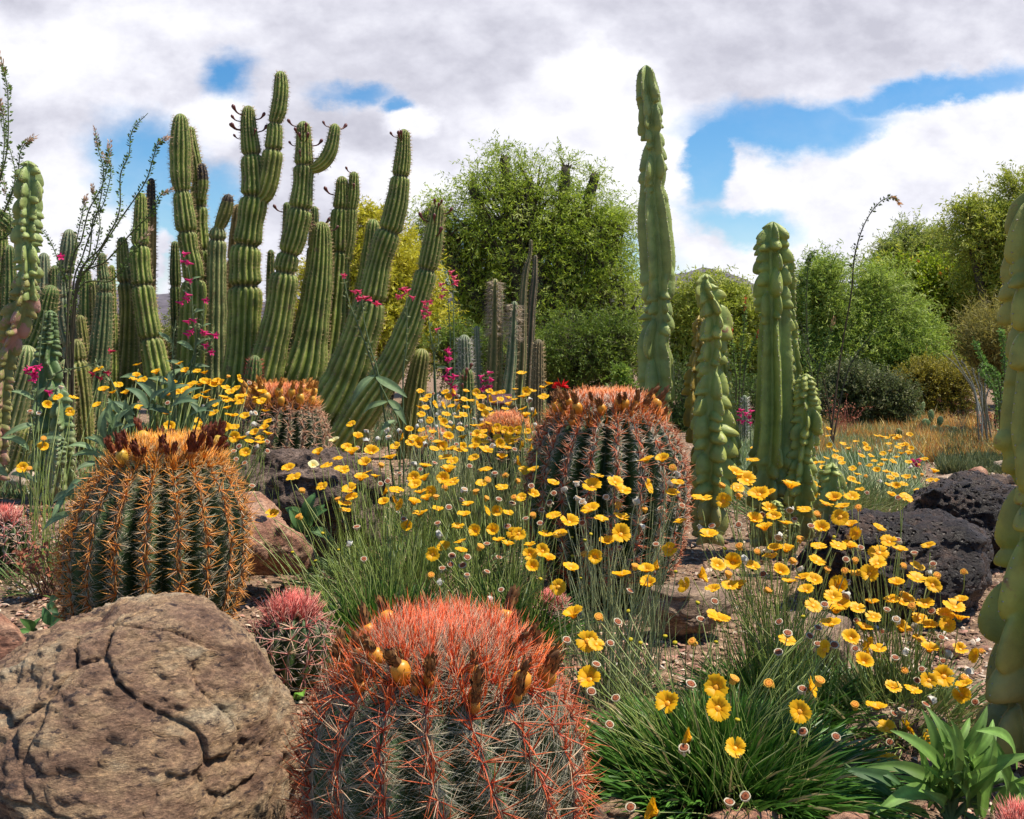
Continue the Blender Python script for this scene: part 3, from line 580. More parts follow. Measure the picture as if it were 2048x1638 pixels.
def column(parent, base, pts, d, nrib=13, joints=(), cols=None, name='stem', lab=None, ribd=.21, spine=1., sc=(.42, .30, .15), hairtop=0, d1=None, buds=0, budc=None, seed=1, tipdark=None, sl=.022):
    global RNG
    RNG = np.random.default_rng(seed*37+5); random.seed(seed)
    body, crest, low = cols or ((.085, .145, .014), (.30, .31, .08), (.18, .21, .03))
    s, tot, rt, P, R, sj = stem_geo(pts, d, nrib, joints, d1)
    Rr = R.copy(); e = np.clip((s-(tot-rt))/rt, 0, 1); Rr = Rr*np.sqrt(np.maximum(1-e**2, 1e-4))
    scar = np.zeros(len(s))
    for j in sj:
        r0 = np.interp(j, s, R); Rr *= 1-.30*np.exp(-((s-j)/(.18*r0))**2)+.05*np.exp(-((s-j+.9*r0)/(.6*r0))**2)
        scar += np.exp(-((s-j)/(.13*r0))**2)
    Rr *= 1+.03*np.sin(s*9+seed)+.02*np.sin(s*23+seed*2)
    T, U, V = frames(P); nt = nrib*8; a = np.linspace(0, 2*math.pi, nt, endpoint=False)
    cr = np.abs(np.cos(nrib/2*a))**.9; rr = Rr[:, None]*(1-ribd*(1-cr))[None]
    rr *= 1+.012*np.sin(s*40+seed)[:, None]*(1-e)[:, None]
    v = P[:, None]+(U[:, None]*np.cos(a)[None, :, None]+V[:, None]*np.sin(a)[None, :, None])*rr[..., None]
    n = len(s); f = (np.arange(n-1)[:, None]*nt+np.arange(nt)[None]).ravel(); k = np.tile(np.arange(nt), n-1); k1 = (k+1) % nt; rowi = np.repeat(np.arange(n-1), nt)*nt
    fc = np.stack([rowi+k, rowi+k1, rowi+nt+k1, rowi+nt+k], 1)
    t = (s/tot)[:, None, None]; wl = np.clip(1-t*1.5, 0, 1)
    bands = (.5+.5*np.sin(s*17+seed)+.3*np.sin(s*41+2*seed))[:, None, None]*.22
    cb = np.array(body)*(1-wl)+np.array(low)*wl; cc = cb*(1-cr[None, :, None]**4)+np.array(crest)*cr[None, :, None]**4
    cc = cc*(1-.12+bands); cc = cc*(1-.8*np.clip(scar, 0, 1)[:, None, None])+np.array((.07, .05, .03))*.8*np.clip(scar, 0, 1)[:, None, None]
    if tipdark: w = np.clip((s-tot*(1-tipdark))/(tot*.05), 0, 1)[:, None, None]; cc = cc*(1-w)+np.array((.035, .022, .015))*w
    g = MB().add(v.reshape(-1, 3), fc, np.clip(cc, 0, 1).reshape(-1, 3)).build(name, M_COL, parent, origin=base)
    if lab: g['label'] = lab
    # areole spines on the ribs
    if spine:
        gap = .024; na = int(tot/gap); mb = MB()
        sa = (np.arange(na)*gap)[:, None]+rnd((na, nrib), 0, gap*.6); ta = np.tile(2*math.pi*np.arange(nrib)/nrib, (na, 1)); sa = sa.ravel(); ta = ta.ravel()
        ia = np.clip(np.searchsorted(s, sa), 0, n-1)
        O = U[ia]*np.cos(ta)[:, None]+V[ia]*np.sin(ta)[:, None]; Pa = P[ia]+O*Rr[ia][:, None]*1.0
        top = np.clip((sa-tot+.25)/.25, 0, 1); hair = (sa > tot-hairtop) if hairtop else np.zeros(len(sa), bool)
        m = 4; idx = np.repeat(np.arange(len(sa)), m); upw = e[ia][idx][:, None]
        dr = O[idx]+rdir(len(idx))*.75+T[ia][idx]*(.15+1.3*upw)
        ln = sl*spine*rnd(len(idx), .5, 1.2)*np.where(hair[idx], 1.7, 1)
        c = np.array(sc)*rnd((len(idx), 1), .6, 1.4)
        needles(mb, Pa[idx], dr, ln, .0011*(d/6)**.7, c, c*1.2, None, 1)
        if hairtop:
            h = np.where(hair)[0]; idx = np.repeat(h, 14); c = np.array((.50, .40, .28))*rnd((len(idx), 1), .6, 1.3)
            needles(mb, Pa[idx], O[idx]+rdir(len(idx))*.6-T[ia][idx]*.5, .055*rnd(len(idx), .5, 1.1), .0012, c, c*1.2, None, 2)
        mb.build('spine_coat', M_SPINE, g, origin=base)
    for b in range(buds):
        sb = tot-rt*rnd(1, .3, 5)[0]; i = min(np.searchsorted(s, sb), n-1); an = random.choice([random.uniform(-.5, .5), random.uniform(2.6, 3.7), random.uniform(3.6, 5.8), random.uniform(4, 5.4)])
        o = U[i]*math.cos(an)+V[i]*math.sin(an); p = P[i]+o*Rr[i]*.95; ln = random.uniform(.05, .09)*d/7
        mb = MB(); q = np.array([p, p+o*ln*.55+T[i]*ln*.12, p+o*ln*.9+T[i]*ln*.5, p+o*ln+T[i]*ln*.75]); q = crom(q, 9)
        tube(mb, q, np.array([.35, .35, .38, .45, .6, .95, 1.05, .8, .1])*ln*.17, 7, budc or (.10, .035, .025), c1=(.17, .05, .045))
        mb.build('flower_bud', M_FRUIT, g, origin=base)
    return g

GREY = ((.10, .14, .07), (.26, .27, .15), (.15, .18, .09)); PALEG = ((.13, .18, .055), (.32, .32, .13), (.19, .22, .07)); BRN = ((.19, .13, .035), (.33, .22, .07), (.22, .15, .04))
DEEP = ((.055, .105, .018), (.17, .19, .05), (.09, .13, .02)); OLIV = ((.11, .13, .02), (.27, .25, .07), (.15, .16, .03))
def plant(label, cat, px, d, stems, group=None, name='columnar_cactus', **kw):
    base = W(px, HOR+CAMZ*F/d, d); T = thing(name, label, cat, base, group); parts = []
    for i, st in enumerate(stems):
        st = dict(st); pts = st.pop('p'); dd = st.pop('d', d); par = st.pop('of', None)
        if st.pop('root', par is None):
            yb = HOR+CAMZ*F/dd+8; x0, y0, w0 = pts[0]
            if y0 < yb:
                x1, y1, _ = pts[1]; xs = x0+(x0-x1)/(y0-y1+1e-6)*(yb-y0)*.6; pts = [(xs, yb, w0*.9)]+list(pts)
        kk = dict(kw); kk.update(st); kk.setdefault('seed', int(abs(px))+i*3+1)
        pp = T if par is None else parts[par]
        parts.append(column(pp, base, pts, dd, name='stem' if par is None else 'arm', **kk))
    return T, parts
D = 6.6
G1 = 'tall many-stemmed columnar cacti'
plant('biggest clump of tall green columns, leaning outward, with dark buds near their tips', 'columnar cactus', 580, D, [
    dict(p=[(478, 800, 80), (486, 700, 74), (490, 600, 70), (490, 520, 62), (494, 490, 62), (503, 430, 56), (508, 393, 56), (506, 340, 46), (502, 300, 42), (497, 250, 34), (497, 211, 26)], joints=[571, 490, 393, 310], buds=8, d=6.5, nrib=15),
    dict(p=[(508, 402, 22), (528, 388, 40), (540, 345, 44), (546, 300, 40), (549, 270, 36), (550, 244, 30), (557, 220, 34), (562, 180, 32), (561, 142, 22)], joints=[300, 246], of=0, d=6.5, nrib=12),
    dict(p=[(505, 820, 80), (532, 740, 76), (556, 640, 66), (568, 560, 56), (575, 520, 46), (590, 470, 54), (600, 420, 52), (606, 370, 42), (608, 310, 38), (607, 242, 28)], joints=[545, 508, 418, 330], buds=9, d=6.35, nrib=15),
    dict(p=[(614, 338, 18), (634, 334, 26), (652, 318, 30), (664, 290, 28), (671, 247, 20)], of=2, d=6.35, nrib=11, buds=3),
    dict(p=[(570, 830, 110), (605, 740, 100), (622, 660, 78), (634, 580, 62), (641, 510, 50), (643, 443, 38)], buds=2, d=6.5, nrib=17),
    dict(p=[(640, 800, 80), (660, 690, 66), (672, 590, 54), (678, 520, 46), (681, 440, 42), (684, 400, 34), (684, 352, 24)], joints=[505, 418], d=6.7, nrib=14, buds=1),
    dict(p=[(692, 520, 24), (700, 470, 26), (703, 418, 26), (707, 385, 26), (708, 343, 18)], joints=[418], of=5, d=6.7, nrib=11, buds=3),
    dict(p=[(640, 860, 108), (690, 760, 96), (722, 670, 76), (742, 600, 64), (757, 530, 54), (772, 480, 52), (783, 450, 50), (795, 400, 46), (801, 352, 40), (806, 310, 34), (808, 258, 24)], joints=[600, 463, 352], buds=3, d=6.2, nrib=15),
    dict(p=[(715, 640, 40), (730, 560, 36), (740, 500, 32), (747, 438, 26)], d=6.7, nrib=11, root=False),
    dict(p=[(672, 905, 60), (720, 830, 74), (778, 740, 64), (818, 655, 54), (840, 590, 46), (856, 530, 46), (868, 470, 40), (876, 405, 26)], joints=[540], buds=7, d=6.0, nrib=14),
    dict(p=[(822, 830, 52), (832, 770, 46), (845, 697, 34)], d=6.3, nrib=13, cols=OLIV, sc=(.35, .22, .1)),
    dict(p=[(430, 780, 56), (432, 640, 46), (433, 560, 42), (434, 500, 40), (436, 452, 34)], d=6.7, nrib=12, cols=PALEG, joints=[480]),
    dict(p=[(436, 460, 18), (445, 440, 28), (453, 415, 28), (458, 388, 20)], of=11, d=6.7, nrib=9, cols=OLIV, tipdark=.25),
    dict(p=[(462, 620, 26), (468, 520, 28), (477, 408, 24)], d=7.0, nrib=9, cols=BRN, joints=[520], root=False),
    dict(p=[(622, 600, 26), (624, 520, 24), (628, 460, 22), (629, 412, 16)], d=6.9, nrib=9, joints=[495], cols=DEEP, buds=2, root=False),
    dict(p=[(568, 560, 22), (573, 480, 20), (574, 404, 15)], d=6.9, nrib=9, cols=DEEP, root=False, buds=1),
    dict(p=[(541, 600, 18), (541, 560, 18), (542, 499, 14)], d=7.0, nrib=9, cols=DEEP, root=False),
    dict(p=[(505, 770, 34), (508, 745, 34), (510, 710, 26)], d=5.9, nrib=12, cols=DEEP, sc=(.30, .06, .04), spine=1.3),
], G1)
plant('jointed green column pair with a fat rounded tip, left of the pale column', 'columnar cactus', 380, 6.7, [
    dict(p=[(378, 780, 66), (384, 660, 60), (388, 590, 52), (386, 540, 44), (377, 490, 40), (372, 450, 44), (367, 410, 40), (364, 384, 34), (361, 340, 44), (361, 280, 44), (361, 227, 26)], joints=[560, 465, 383], d=6.6, nrib=13, spine=1.3),
    dict(p=[(402, 700, 50), (404, 580, 40), (402, 500, 38), (398, 450, 36), (398, 413, 36), (396, 365, 30), (390, 320, 26), (384, 290, 24), (381, 253, 16)], joints=[500, 413, 368], d=6.8, nrib=11, spine=1.5),
    dict(p=[(402, 400, 16), (406, 370, 24), (405, 345, 22), (403, 326, 12)], of=1, d=6.75, nrib=9, tipdark=.5),
], G1)
plant('slim dark column with one joint, left of the fat-tipped pair, with hill behind', 'columnar cactus', 352, 6.9, [dict(p=[(362, 760, 28), (355, 660, 26), (351, 560, 24), (350, 482, 16)], joints=[572], nrib=10, cols=DEEP)], G1)
plant('segmented green column with a brown dead one behind it, beside the gap of blue sky', 'columnar cactus', 310, 6.4, [
    dict(p=[(322, 800, 54), (314, 740, 54), (302, 680, 50), (292, 620, 48), (284, 560, 42), (280, 510, 40), (281, 450, 32), (282, 385, 20)], joints=[677, 571, 491], d=6.3, nrib=12),
    dict(p=[(298, 620, 26), (300, 530, 26), (302, 450, 24), (302, 400, 20), (303, 356, 13)], d=6.6, nrib=9, cols=BRN, tipdark=.32, root=False),
    dict(p=[(250, 780, 52), (256, 680, 44), (258, 600, 40), (252, 550, 36), (247, 520, 28), (244, 474, 20)], d=6.6, nrib=12, cols=OLIV, joints=[565]),
    dict(p=[(276, 800, 30), (272, 700, 28), (268, 600, 22)], d=6.9, nrib=9, cols=OLIV, root=False),
], G1)
plant('green column with two slim tops, left of the olive brownish column', 'columnar cactus', 200, 6.1, [
    dict(p=[(180, 850, 60), (196, 740, 48), (206, 640, 38), (209, 575, 30), (205, 540, 24), (204, 505, 16)], joints=[584, 560], nrib=13, cols=((.07, .12, .04), (.18, .2, .08), (.10, .14, .05))),
    dict(p=[(226, 760, 26), (226, 680, 22), (224, 600, 18), (223, 530, 13)], joints=[625, 585], nrib=9, d=6.4)], G1)
plant('grey-topped thick column behind the ocotillo, with a squat barrel-shaped joint below', 'columnar cactus', 150, 6.3, [
    dict(p=[(162, 860, 50), (150, 760, 44), (142, 690, 34), (132, 640, 38), (130, 600, 34), (128, 570, 28), (133, 530, 32), (138, 495, 34), (139, 458, 22)], joints=[595, 545, 690], nrib=13, cols=GREY),
    dict(p=[(165, 800, 40), (157, 740, 42), (153, 710, 40), (152, 678, 28)], d=6.0, nrib=13, joints=[722], cols=OLIV),
    dict(p=[(175, 760, 28), (168, 690, 24), (160, 630, 18)], d=6.2, nrib=10, cols=OLIV, root=False),
    dict(p=[(130, 860, 40), (132, 790, 36), (133, 718, 26)], d=5.9, nrib=12, cols=PALEG)], G1)
plant('dense stand of dark columns rising behind the left-hand ocotillo', 'columnar cactus', 90, 7.4, [
    dict(p=[(96, 760, 40), (90, 640, 34), (88, 560, 30), (88, 505, 20)], nrib=11, cols=GREY), dict(p=[(60, 760, 44), (62, 640, 38), (60, 560, 30), (60, 510, 20)], nrib=11),
    dict(p=[(172, 760, 34), (172, 640, 30), (172, 540, 20)], nrib=10, cols=DEEP), dict(p=[(112, 700, 30), (112, 600, 26), (110, 530, 18)], nrib=10, cols=DEEP),
    dict(p=[(196, 700, 26), (192, 600, 22), (188, 560, 14)], nrib=10, cols=OLIV), dict(p=[(20, 700, 44), (20, 600, 36), (18, 490, 22)], nrib=11, cols=DEEP), dict(p=[(-30, 700, 50), (-10, 600, 40), (2, 530, 30), (5, 450, 20)], nrib=11)], G1)
plant('thick columns leaning in from the left edge behind the scarred totem stem', 'columnar cactus', 10, 5.4, [
    dict(p=[(-20, 860, 90), (30, 780, 64), (66, 700, 52), (88, 640, 44), (104, 570, 34)], nrib=15, cols=DEEP), dict(p=[(10, 880, 70), (30, 800, 60), (48, 740, 50), (55, 690, 40)], nrib=15, cols=PALEG, d=5.1),
    dict(p=[(-60, 420, 34), (-10, 430, 34), (18, 450, 30), (40, 476, 18)], nrib=11, cols=DEEP, root=False, d=5.3), dict(p=[(30, 960, 50), (46, 900, 46), (58, 850, 34)], nrib=13, cols=OLIV, d=4.9)], G1)
plant('short dark column beside the foot of the rightmost leaning one', 'columnar cactus', 730, 6.7, [dict(p=[(728, 820, 34), (731, 740, 34), (733, 680, 24)], nrib=12, cols=GREY, spine=1.3)], G1)
G2 = 'slim grey and olive columns in front of the big tree'
SM = 5.9
NB = dict(ribd=.3, nrib=6)
plant('slim olive column with a shaggy tan tip, left one of two', 'columnar cactus', 985, SM, [dict(p=[(984, 800, 32), (987, 730, 28), (989, 670, 24), (990, 557, 15)], hairtop=.36, cols=((.10, .12, .03), (.30, .24, .09), (.16, .16, .04)), **NB)], G2)
plant('very thin pale stem against the left shaggy-tipped column', 'columnar cactus', 1003, 6.0, [dict(p=[(1000, 800, 9), (1002, 700, 8), (1003, 580, 6)], cols=PALEG, nrib=5, spine=.5)], G2)
plant('slim green column with a shaggy tan tip, right one of two', 'columnar cactus', 1022, 5.8, [dict(p=[(1014, 800, 30), (1022, 730, 24), (1026, 670, 20), (1029, 602, 14)], hairtop=.25, cols=((.08, .13, .05), (.30, .30, .16), (.1, .15, .06)), **NB)], G2)
plant('tallest thin brown-striped column narrowing to a pale knob', 'columnar cactus', 1044, 5.9, [dict(p=[(1036, 810, 26), (1043, 700, 22), (1046, 600, 17), (1052, 540, 13), (1060, 510, 8), (1062, 479, 7)], cols=((.07, .09, .03), (.24, .18, .08), (.13, .14, .04)), nrib=6, ribd=.35, spine=.4)], G2)
plant('dark slim column just right of the tallest thin one', 'columnar cactus', 1058, 6.0, [dict(p=[(1050, 810, 28), (1058, 700, 22), (1064, 610, 17), (1069, 560, 14), (1071, 510, 8)], cols=((.05, .07, .03), (.22, .15, .09), (.13, .14, .04)), nrib=6, ribd=.35, spine=.4)], G2)
plant('brown many-ribbed column at the right end of the slim group', 'columnar cactus', 1076, 5.6, [dict(p=[(1074, 850, 28), (1075, 760, 28), (1077, 678, 20)], cols=((.10, .085, .035), (.24, .18, .08), (.11, .09, .035)), nrib=13)], G2)
plant('grey fuzzy club-shaped column at the left end of the slim group', 'columnar cactus', 929, 5.7, [dict(p=[(930, 790, 26), (930, 740, 32), (928, 669, 24)], cols=GREY, nrib=12, spine=1.6, sc=(.4, .36, .33))], G2)
plant('thin grey-green column between the fuzzy club and the shaggy-tipped ones', 'columnar cactus', 955, 5.9, [dict(p=[(957, 800, 16), (955, 720, 14), (953, 652, 10)], cols=GREY, nrib=6, spine=1.3, sc=(.4, .36, .33))], G2)
plant('squat dark column with a ring of brown fruits, below the fuzzy club', 'columnar cactus', 934, 5.2, [dict(p=[(934, 850, 34), (934, 790, 34), (934, 736, 26)], cols=DEEP, nrib=12, buds=9, budc=(.2, .1, .03), spine=1.1)], G2)
plant('small grey round cactus at the foot of the short leaning column', 'columnar cactus', 862, 5.0, [dict(p=[(862, 850, 30), (862, 820, 32), (862, 784, 24)], cols=GREY, nrib=12, spine=1.4, sc=(.4, .36, .33))], G2)
plant('small dark ribbed column among the distant daisies on the right', 'columnar cactus', 1798, 7.0, [dict(p=[(1798, 900, 16), (1798, 880, 16), (1797, 856, 13)], cols=OLIV, nrib=8)], G2)
plant('small whitish spiny column far back between the second and third totem cacti', 'columnar cactus', 1490, 7.4, [dict(p=[(1490, 860, 14), (1490, 830, 14), (1489, 790, 11)], cols=GREY, nrib=8, spine=1.6, sc=(.5, .48, .42))], G2)

# ------------------------------------------------------------------ totem (monstrose) cacti
def totem(parent, base, pts, d, seed, nr=5, lump=1., fins=(), scar=0, col=(.24, .30, .07), d1=None, name='stem', lab=None, knob=0, rot=0., zs=(.34, .42, .55, .7, 1.0)):
    global RNG
    RNG = np.random.default_rng(seed); rg = random.Random(seed)
    s, tot, rt, P, R, _ = stem_geo(pts, d, d1=d1, step=.0035*max(1, d/2.4), taper_tip=1.0)
    e = np.clip((s-(tot-rt))/rt, 0, 1); Rr = R*np.sqrt(np.maximum(1-e**2.4, 1e-4))
    T, U, V = frames(P); nt = 144; a = np.linspace(0, 2*math.pi, nt, endpoint=False); n = len(s)
    yp = HOR-(P[:, 2]-CAMZ)*F/P[:, 1]
    smooth = np.ones(n)          # 1 where lumpy, 0 along straight-ribbed stretches
    for (y0, y1) in fins: smooth *= 1-np.clip(np.minimum((y1-yp)/12, (yp-y0)/12), 0, 1)
    core = .43+.05*np.cos(nr*a)[None]*np.ones((n, 1)); rho = core.copy(); crests = []
    for k in range(nr):
        c0 = 2*math.pi*k/nr+rot; wob = .12*np.sin(s*rg.uniform(7, 12)+rg.uniform(0, 6))*smooth; crests.append(c0+wob)
        sb = rg.uniform(-.01, .03)
        while sb < tot+.005:
            i = min(np.searchsorted(s, sb), n-1); r0 = float(R[i]); m = float(smooth[i])
            top = knob and sb > tot-knob
            if top: up, dn, q, ra, rb = .30*r0, .26*r0, .60, .50, .36
            elif m < .5: up, dn, q, ra, rb = rg.uniform(2.6, 4.2)*r0, rg.uniform(1.6, 2.4)*r0, .40, rg.uniform(.55, .60), .19
            else:
                z = rg.choice(zs); up, dn = z*rg.uniform(.9, 1.2)*r0, z*rg.uniform(.35, .6)*r0; q = rg.uniform(.40, .54); ra = rg.uniform(.42, .66)*(.6+.4*lump); rb = rg.choice([.15, .19, .25, .33])
            off = rg.uniform(-.14, .14)*m; j = np.where((s > sb-dn) & (s < sb+up))[0]
            if len(j):
                ds = s[j]-sb; e2 = np.where(ds > 0, (ds/up)**2, (ds/dn)**2); e2 = 1-np.clip(e2, 0, 1)
                dl = a[None]-(c0+wob[j]+off)[:, None]; cs, sn = np.cos(dl), np.sin(dl)
                A = (cs/ra)**2+(sn/rb)**2; B = -2*cs*q/ra**2; Cq = (q/ra)**2-e2[:, None]; D = B*B-4*A*Cq
                root = np.where(D > 0, (-B+np.sqrt(np.maximum(D, 0)))/(2*A), 0); root = np.where(cs > 0, root, 0)
                x = rho[j]; hgt = np.maximum(x, root); kk = .025; hh = np.clip(kk-np.abs(x-root), 0, kk)/kk; rho[j] = hgt+hh*hh*kk*.25*(root > 0)
            sb += (up*.72+dn*.9)*rg.uniform(.95, 1.35)*(.45 if m < .5 else 1)
    disp = np.clip(rho-.6, 0, .6); rib = np.clip((rho-.55)/.4, 0, 1)
    ed = (.25+.75*np.sqrt(1-e**2))[:, None]; rr = Rr[:, None]*(core*(1-ed)+rho*ed)*1.07
    O = U[:, None]*np.cos(a)[None, :, None]+V[:, None]*np.sin(a)[None, :, None]
    v = P[:, None]+O*rr[..., None]-T[:, None]*(disp*Rr[:, None]*.30)[..., None]
    rowi = np.repeat(np.arange(n-1), nt)*nt; k = np.tile(np.arange(nt), n-1); k1 = (k+1) % nt
    fc = np.stack([rowi+k, rowi+k1, rowi+nt+k1, rowi+nt+k], 1)
    cap = np.array([[(n-1)*nt+j, (n-1)*nt+(j+1) % nt, n*nt] for j in range(nt)])
    cc = np.array(col)*(1+(.10*rib+.45*np.clip(disp, 0, .6))[..., None]*np.array([1.3, .6, .2])-.05); 
    zz = np.array([mn.noise(Vector(q*9)) for q in P]); lowp = np.clip(1-(P[:, 2]/.34)+zz*.8, 0, 1)[:, None, None]*.55; cc = cc*(1-lowp)+np.array((.24, .17, .09))*lowp
    vv = np.vstack([v.reshape(-1, 3), P[-1]]); cv = np.vstack([cc.reshape(-1, 3), cc[-1, 0]])
    g = MB().add(vv, [fc, cap], cv).build(name, [M_TOTEM, M_TSCAR, M_TSCAR2][scar], parent, origin=base)
    if lab: g['label'] = lab
    # areole dots down the rib crests
    ctr = []; 
    for c in crests:
        for sa in np.arange(.01, tot-.002, .017):
            i = min(np.searchsorted(s, sa), n-1); an = c[i]+rg.uniform(-.03, .03); j = int(round(an/(2*math.pi)*nt)) % nt
            ctr.append(v[i, j]+O[i, j]*.0006)
    ctr = np.array(ctr); m = len(ctr); r = .0016*(d/2)**.6
    mb = MB(); needles(mb, ctr, rdir(m)*.5+np.array([0, -.2, .3]), .004, r, (.45, .42, .32), (.2, .12, .08), None, 1, 4); mb.build('areole_pattern', M_SPINE, g, origin=base)
    return g
def totem_plant(label, px, d, stems, group='knobbly totem pole cacti'):
    base = W(px, HOR+CAMZ*F/d, d); T = thing('totem_cactus', label, 'totem cactus', base, group)
    for st in stems:
        st = dict(st); totem(T, base, st.pop('p'), st.pop('d', d), st.pop('seed'), **st)
    return T
totem_plant('tallest smooth green totem cactus rising behind the middle barrel cactus', 1312, 3.5, [dict(seed=3, zs=(.35, .5, .8, 1.4), p=[(1314, 1080, 60), (1313, 900, 72), (1311, 820, 80), (1313, 740, 78), (1307, 690, 72), (1317, 640, 70), (1318, 590, 66), (1317, 530, 76), (1312, 460, 76), (1306, 400, 66), (1303, 372, 56), (1307, 340, 62), (1306, 290, 52), (1302, 250, 58), (1301, 210, 58), (1294, 165, 46), (1292, 130, 34)], nr=5, lump=.9, fins=[(395, 560), (720, 760), (850, 1080), (135, 190)], rot=.9+math.pi, d1=3.45, col=(.22, .29, .085))])
totem_plant('knobbly totem cactus with a yellowish stem behind it, right of the middle barrel', 1420, 3.25, [
    dict(seed=21, p=[(1415, 1085, 60), (1425, 1000, 82), (1424, 900, 92), (1420, 840, 84), (1424, 760, 66), (1426, 700, 60), (1430, 640, 66), (1420, 600, 58), (1410, 575, 50), (1411, 547, 36)], lump=1.25, scar=1, rot=1.2),
    dict(seed=22, d=3.5, p=[(1405, 1050, 46), (1402, 920, 50), (1394, 830, 56), (1390, 770, 48), (1398, 700, 34), (1400, 630, 28)], lump=.9, col=(.26, .20, .035), lab='yellowish-brown stem behind', rot=.3),
    dict(seed=23, d=3.4, p=[(1452, 1000, 30), (1462, 920, 44), (1460, 860, 40), (1452, 780, 26), (1447, 700, 20), (1444, 660, 16)], lump=1.2, knob=.0)])
totem_plant('stout totem cactus with a row of bumps down its front', 1545, 3.35, [
    dict(seed=31, p=[(1530, 1090, 70), (1538, 980, 84), (1548, 880, 84), (1550, 800, 80), (1549, 720, 72), (1548, 640, 70), (1546, 560, 74), (1545, 500, 72), (1545, 443, 56)], lump=1.15, fins=[(700, 900)], rot=-math.pi/2, col=(.20, .27, .06), nr=6),
    dict(seed=32, d=3.6, p=[(1590, 1060, 34), (1592, 900, 34), (1588, 760, 38), (1580, 640, 30), (1578, 560, 34), (1574, 500, 30)], lump=1.1, rot=.4)])
totem_plant('slender totem cactus with a cluster of round knobs on top', 1610, 3.3, [dict(seed=41, p=[(1600, 1080, 62), (1600, 980, 60), (1606, 900, 50), (1616, 840, 62), (1612, 790, 48), (1612, 747, 34)], lump=1.3, knob=.10, nr=6)])
totem_plant('shortest totem cactus, a round-topped stub beside the black boulder', 1660, 3.15, [dict(seed=51, p=[(1655, 1090, 50), (1660, 1010, 60), (1662, 960, 52), (1664, 925, 36)], lump=1.0, knob=.06)])
totem_plant('tiny knobbly totem cactus at the foot of the stout one', 1560, 3.05, [dict(seed=61, p=[(1560, 1110, 26), (1556, 1050, 30), (1550, 1000, 26)], lump=1.4, knob=.2, nr=6), dict(seed=62, d=3.0, p=[(1580, 1110, 22), (1588, 1070, 24), (1590, 1040, 20)], lump=1.4, knob=.2, nr=6)])
totem_plant('huge close totem cactus running up the right edge of the picture', 2065, 1.60, [dict(seed=75, zs=(.35, .5, .7, 1.0, 1.4), p=[(2055, 1520, 150), (2062, 1420, 185), (2066, 1300, 200), (2072, 1180, 180), (2078, 1060, 150), (2082, 960, 138), (2078, 880, 150), (2080, 780, 140), (2082, 700, 132), (2078, 600, 140), (2074, 520, 136), (2072, 440, 110), (2070, 372, 76)], lump=1.15, fins=[(760, 870)], nr=6, rot=.35, col=(.24, .27, .055), scar=1)])
totem_plant('pale green totem cactus with pink corky scars at the far left', 20, 4.3, [
    dict(seed=81, p=[(56, 600, 44), (56, 540, 52), (54, 470, 56), (58, 400, 58), (57, 350, 56), (56, 321, 40)], lump=.9, col=(.20, .27, .085), scar=0, lab='pale yellow-green upper stem', rot=.6, nr=6),
    dict(seed=82, p=[(-5, 960, 46), (0, 840, 44), (4, 760, 46), (14, 700, 52), (34, 650, 60), (48, 600, 62), (52, 565, 52), (54, 545, 36)], lump=1.1, scar=2, lab='lower stem patched with pink cork', col=(.19, .2, .06))])
totem_plant('bulging green totem cactus with a knob cluster, low at the left', 100, 4.5, [
    dict(seed=91, p=[(105, 990, 66), (104, 880, 80), (98, 790, 70), (94, 730, 62), (98, 690, 44), (101, 650, 30), (101, 620, 24)], lump=1.2, knob=.22, nr=6, col=(.10, .17, .06)),
    dict(seed=92, d=4.3, p=[(128, 1000, 44), (126, 900, 48), (122, 820, 44), (117, 772, 32)], lump=1.2, col=(.14, .21, .08)), dict(seed=93, d=4.2, p=[(100, 1000, 36), (112, 930, 38), (118, 870, 30)], lump=1.3, knob=.1, col=(.13, .2, .09))])

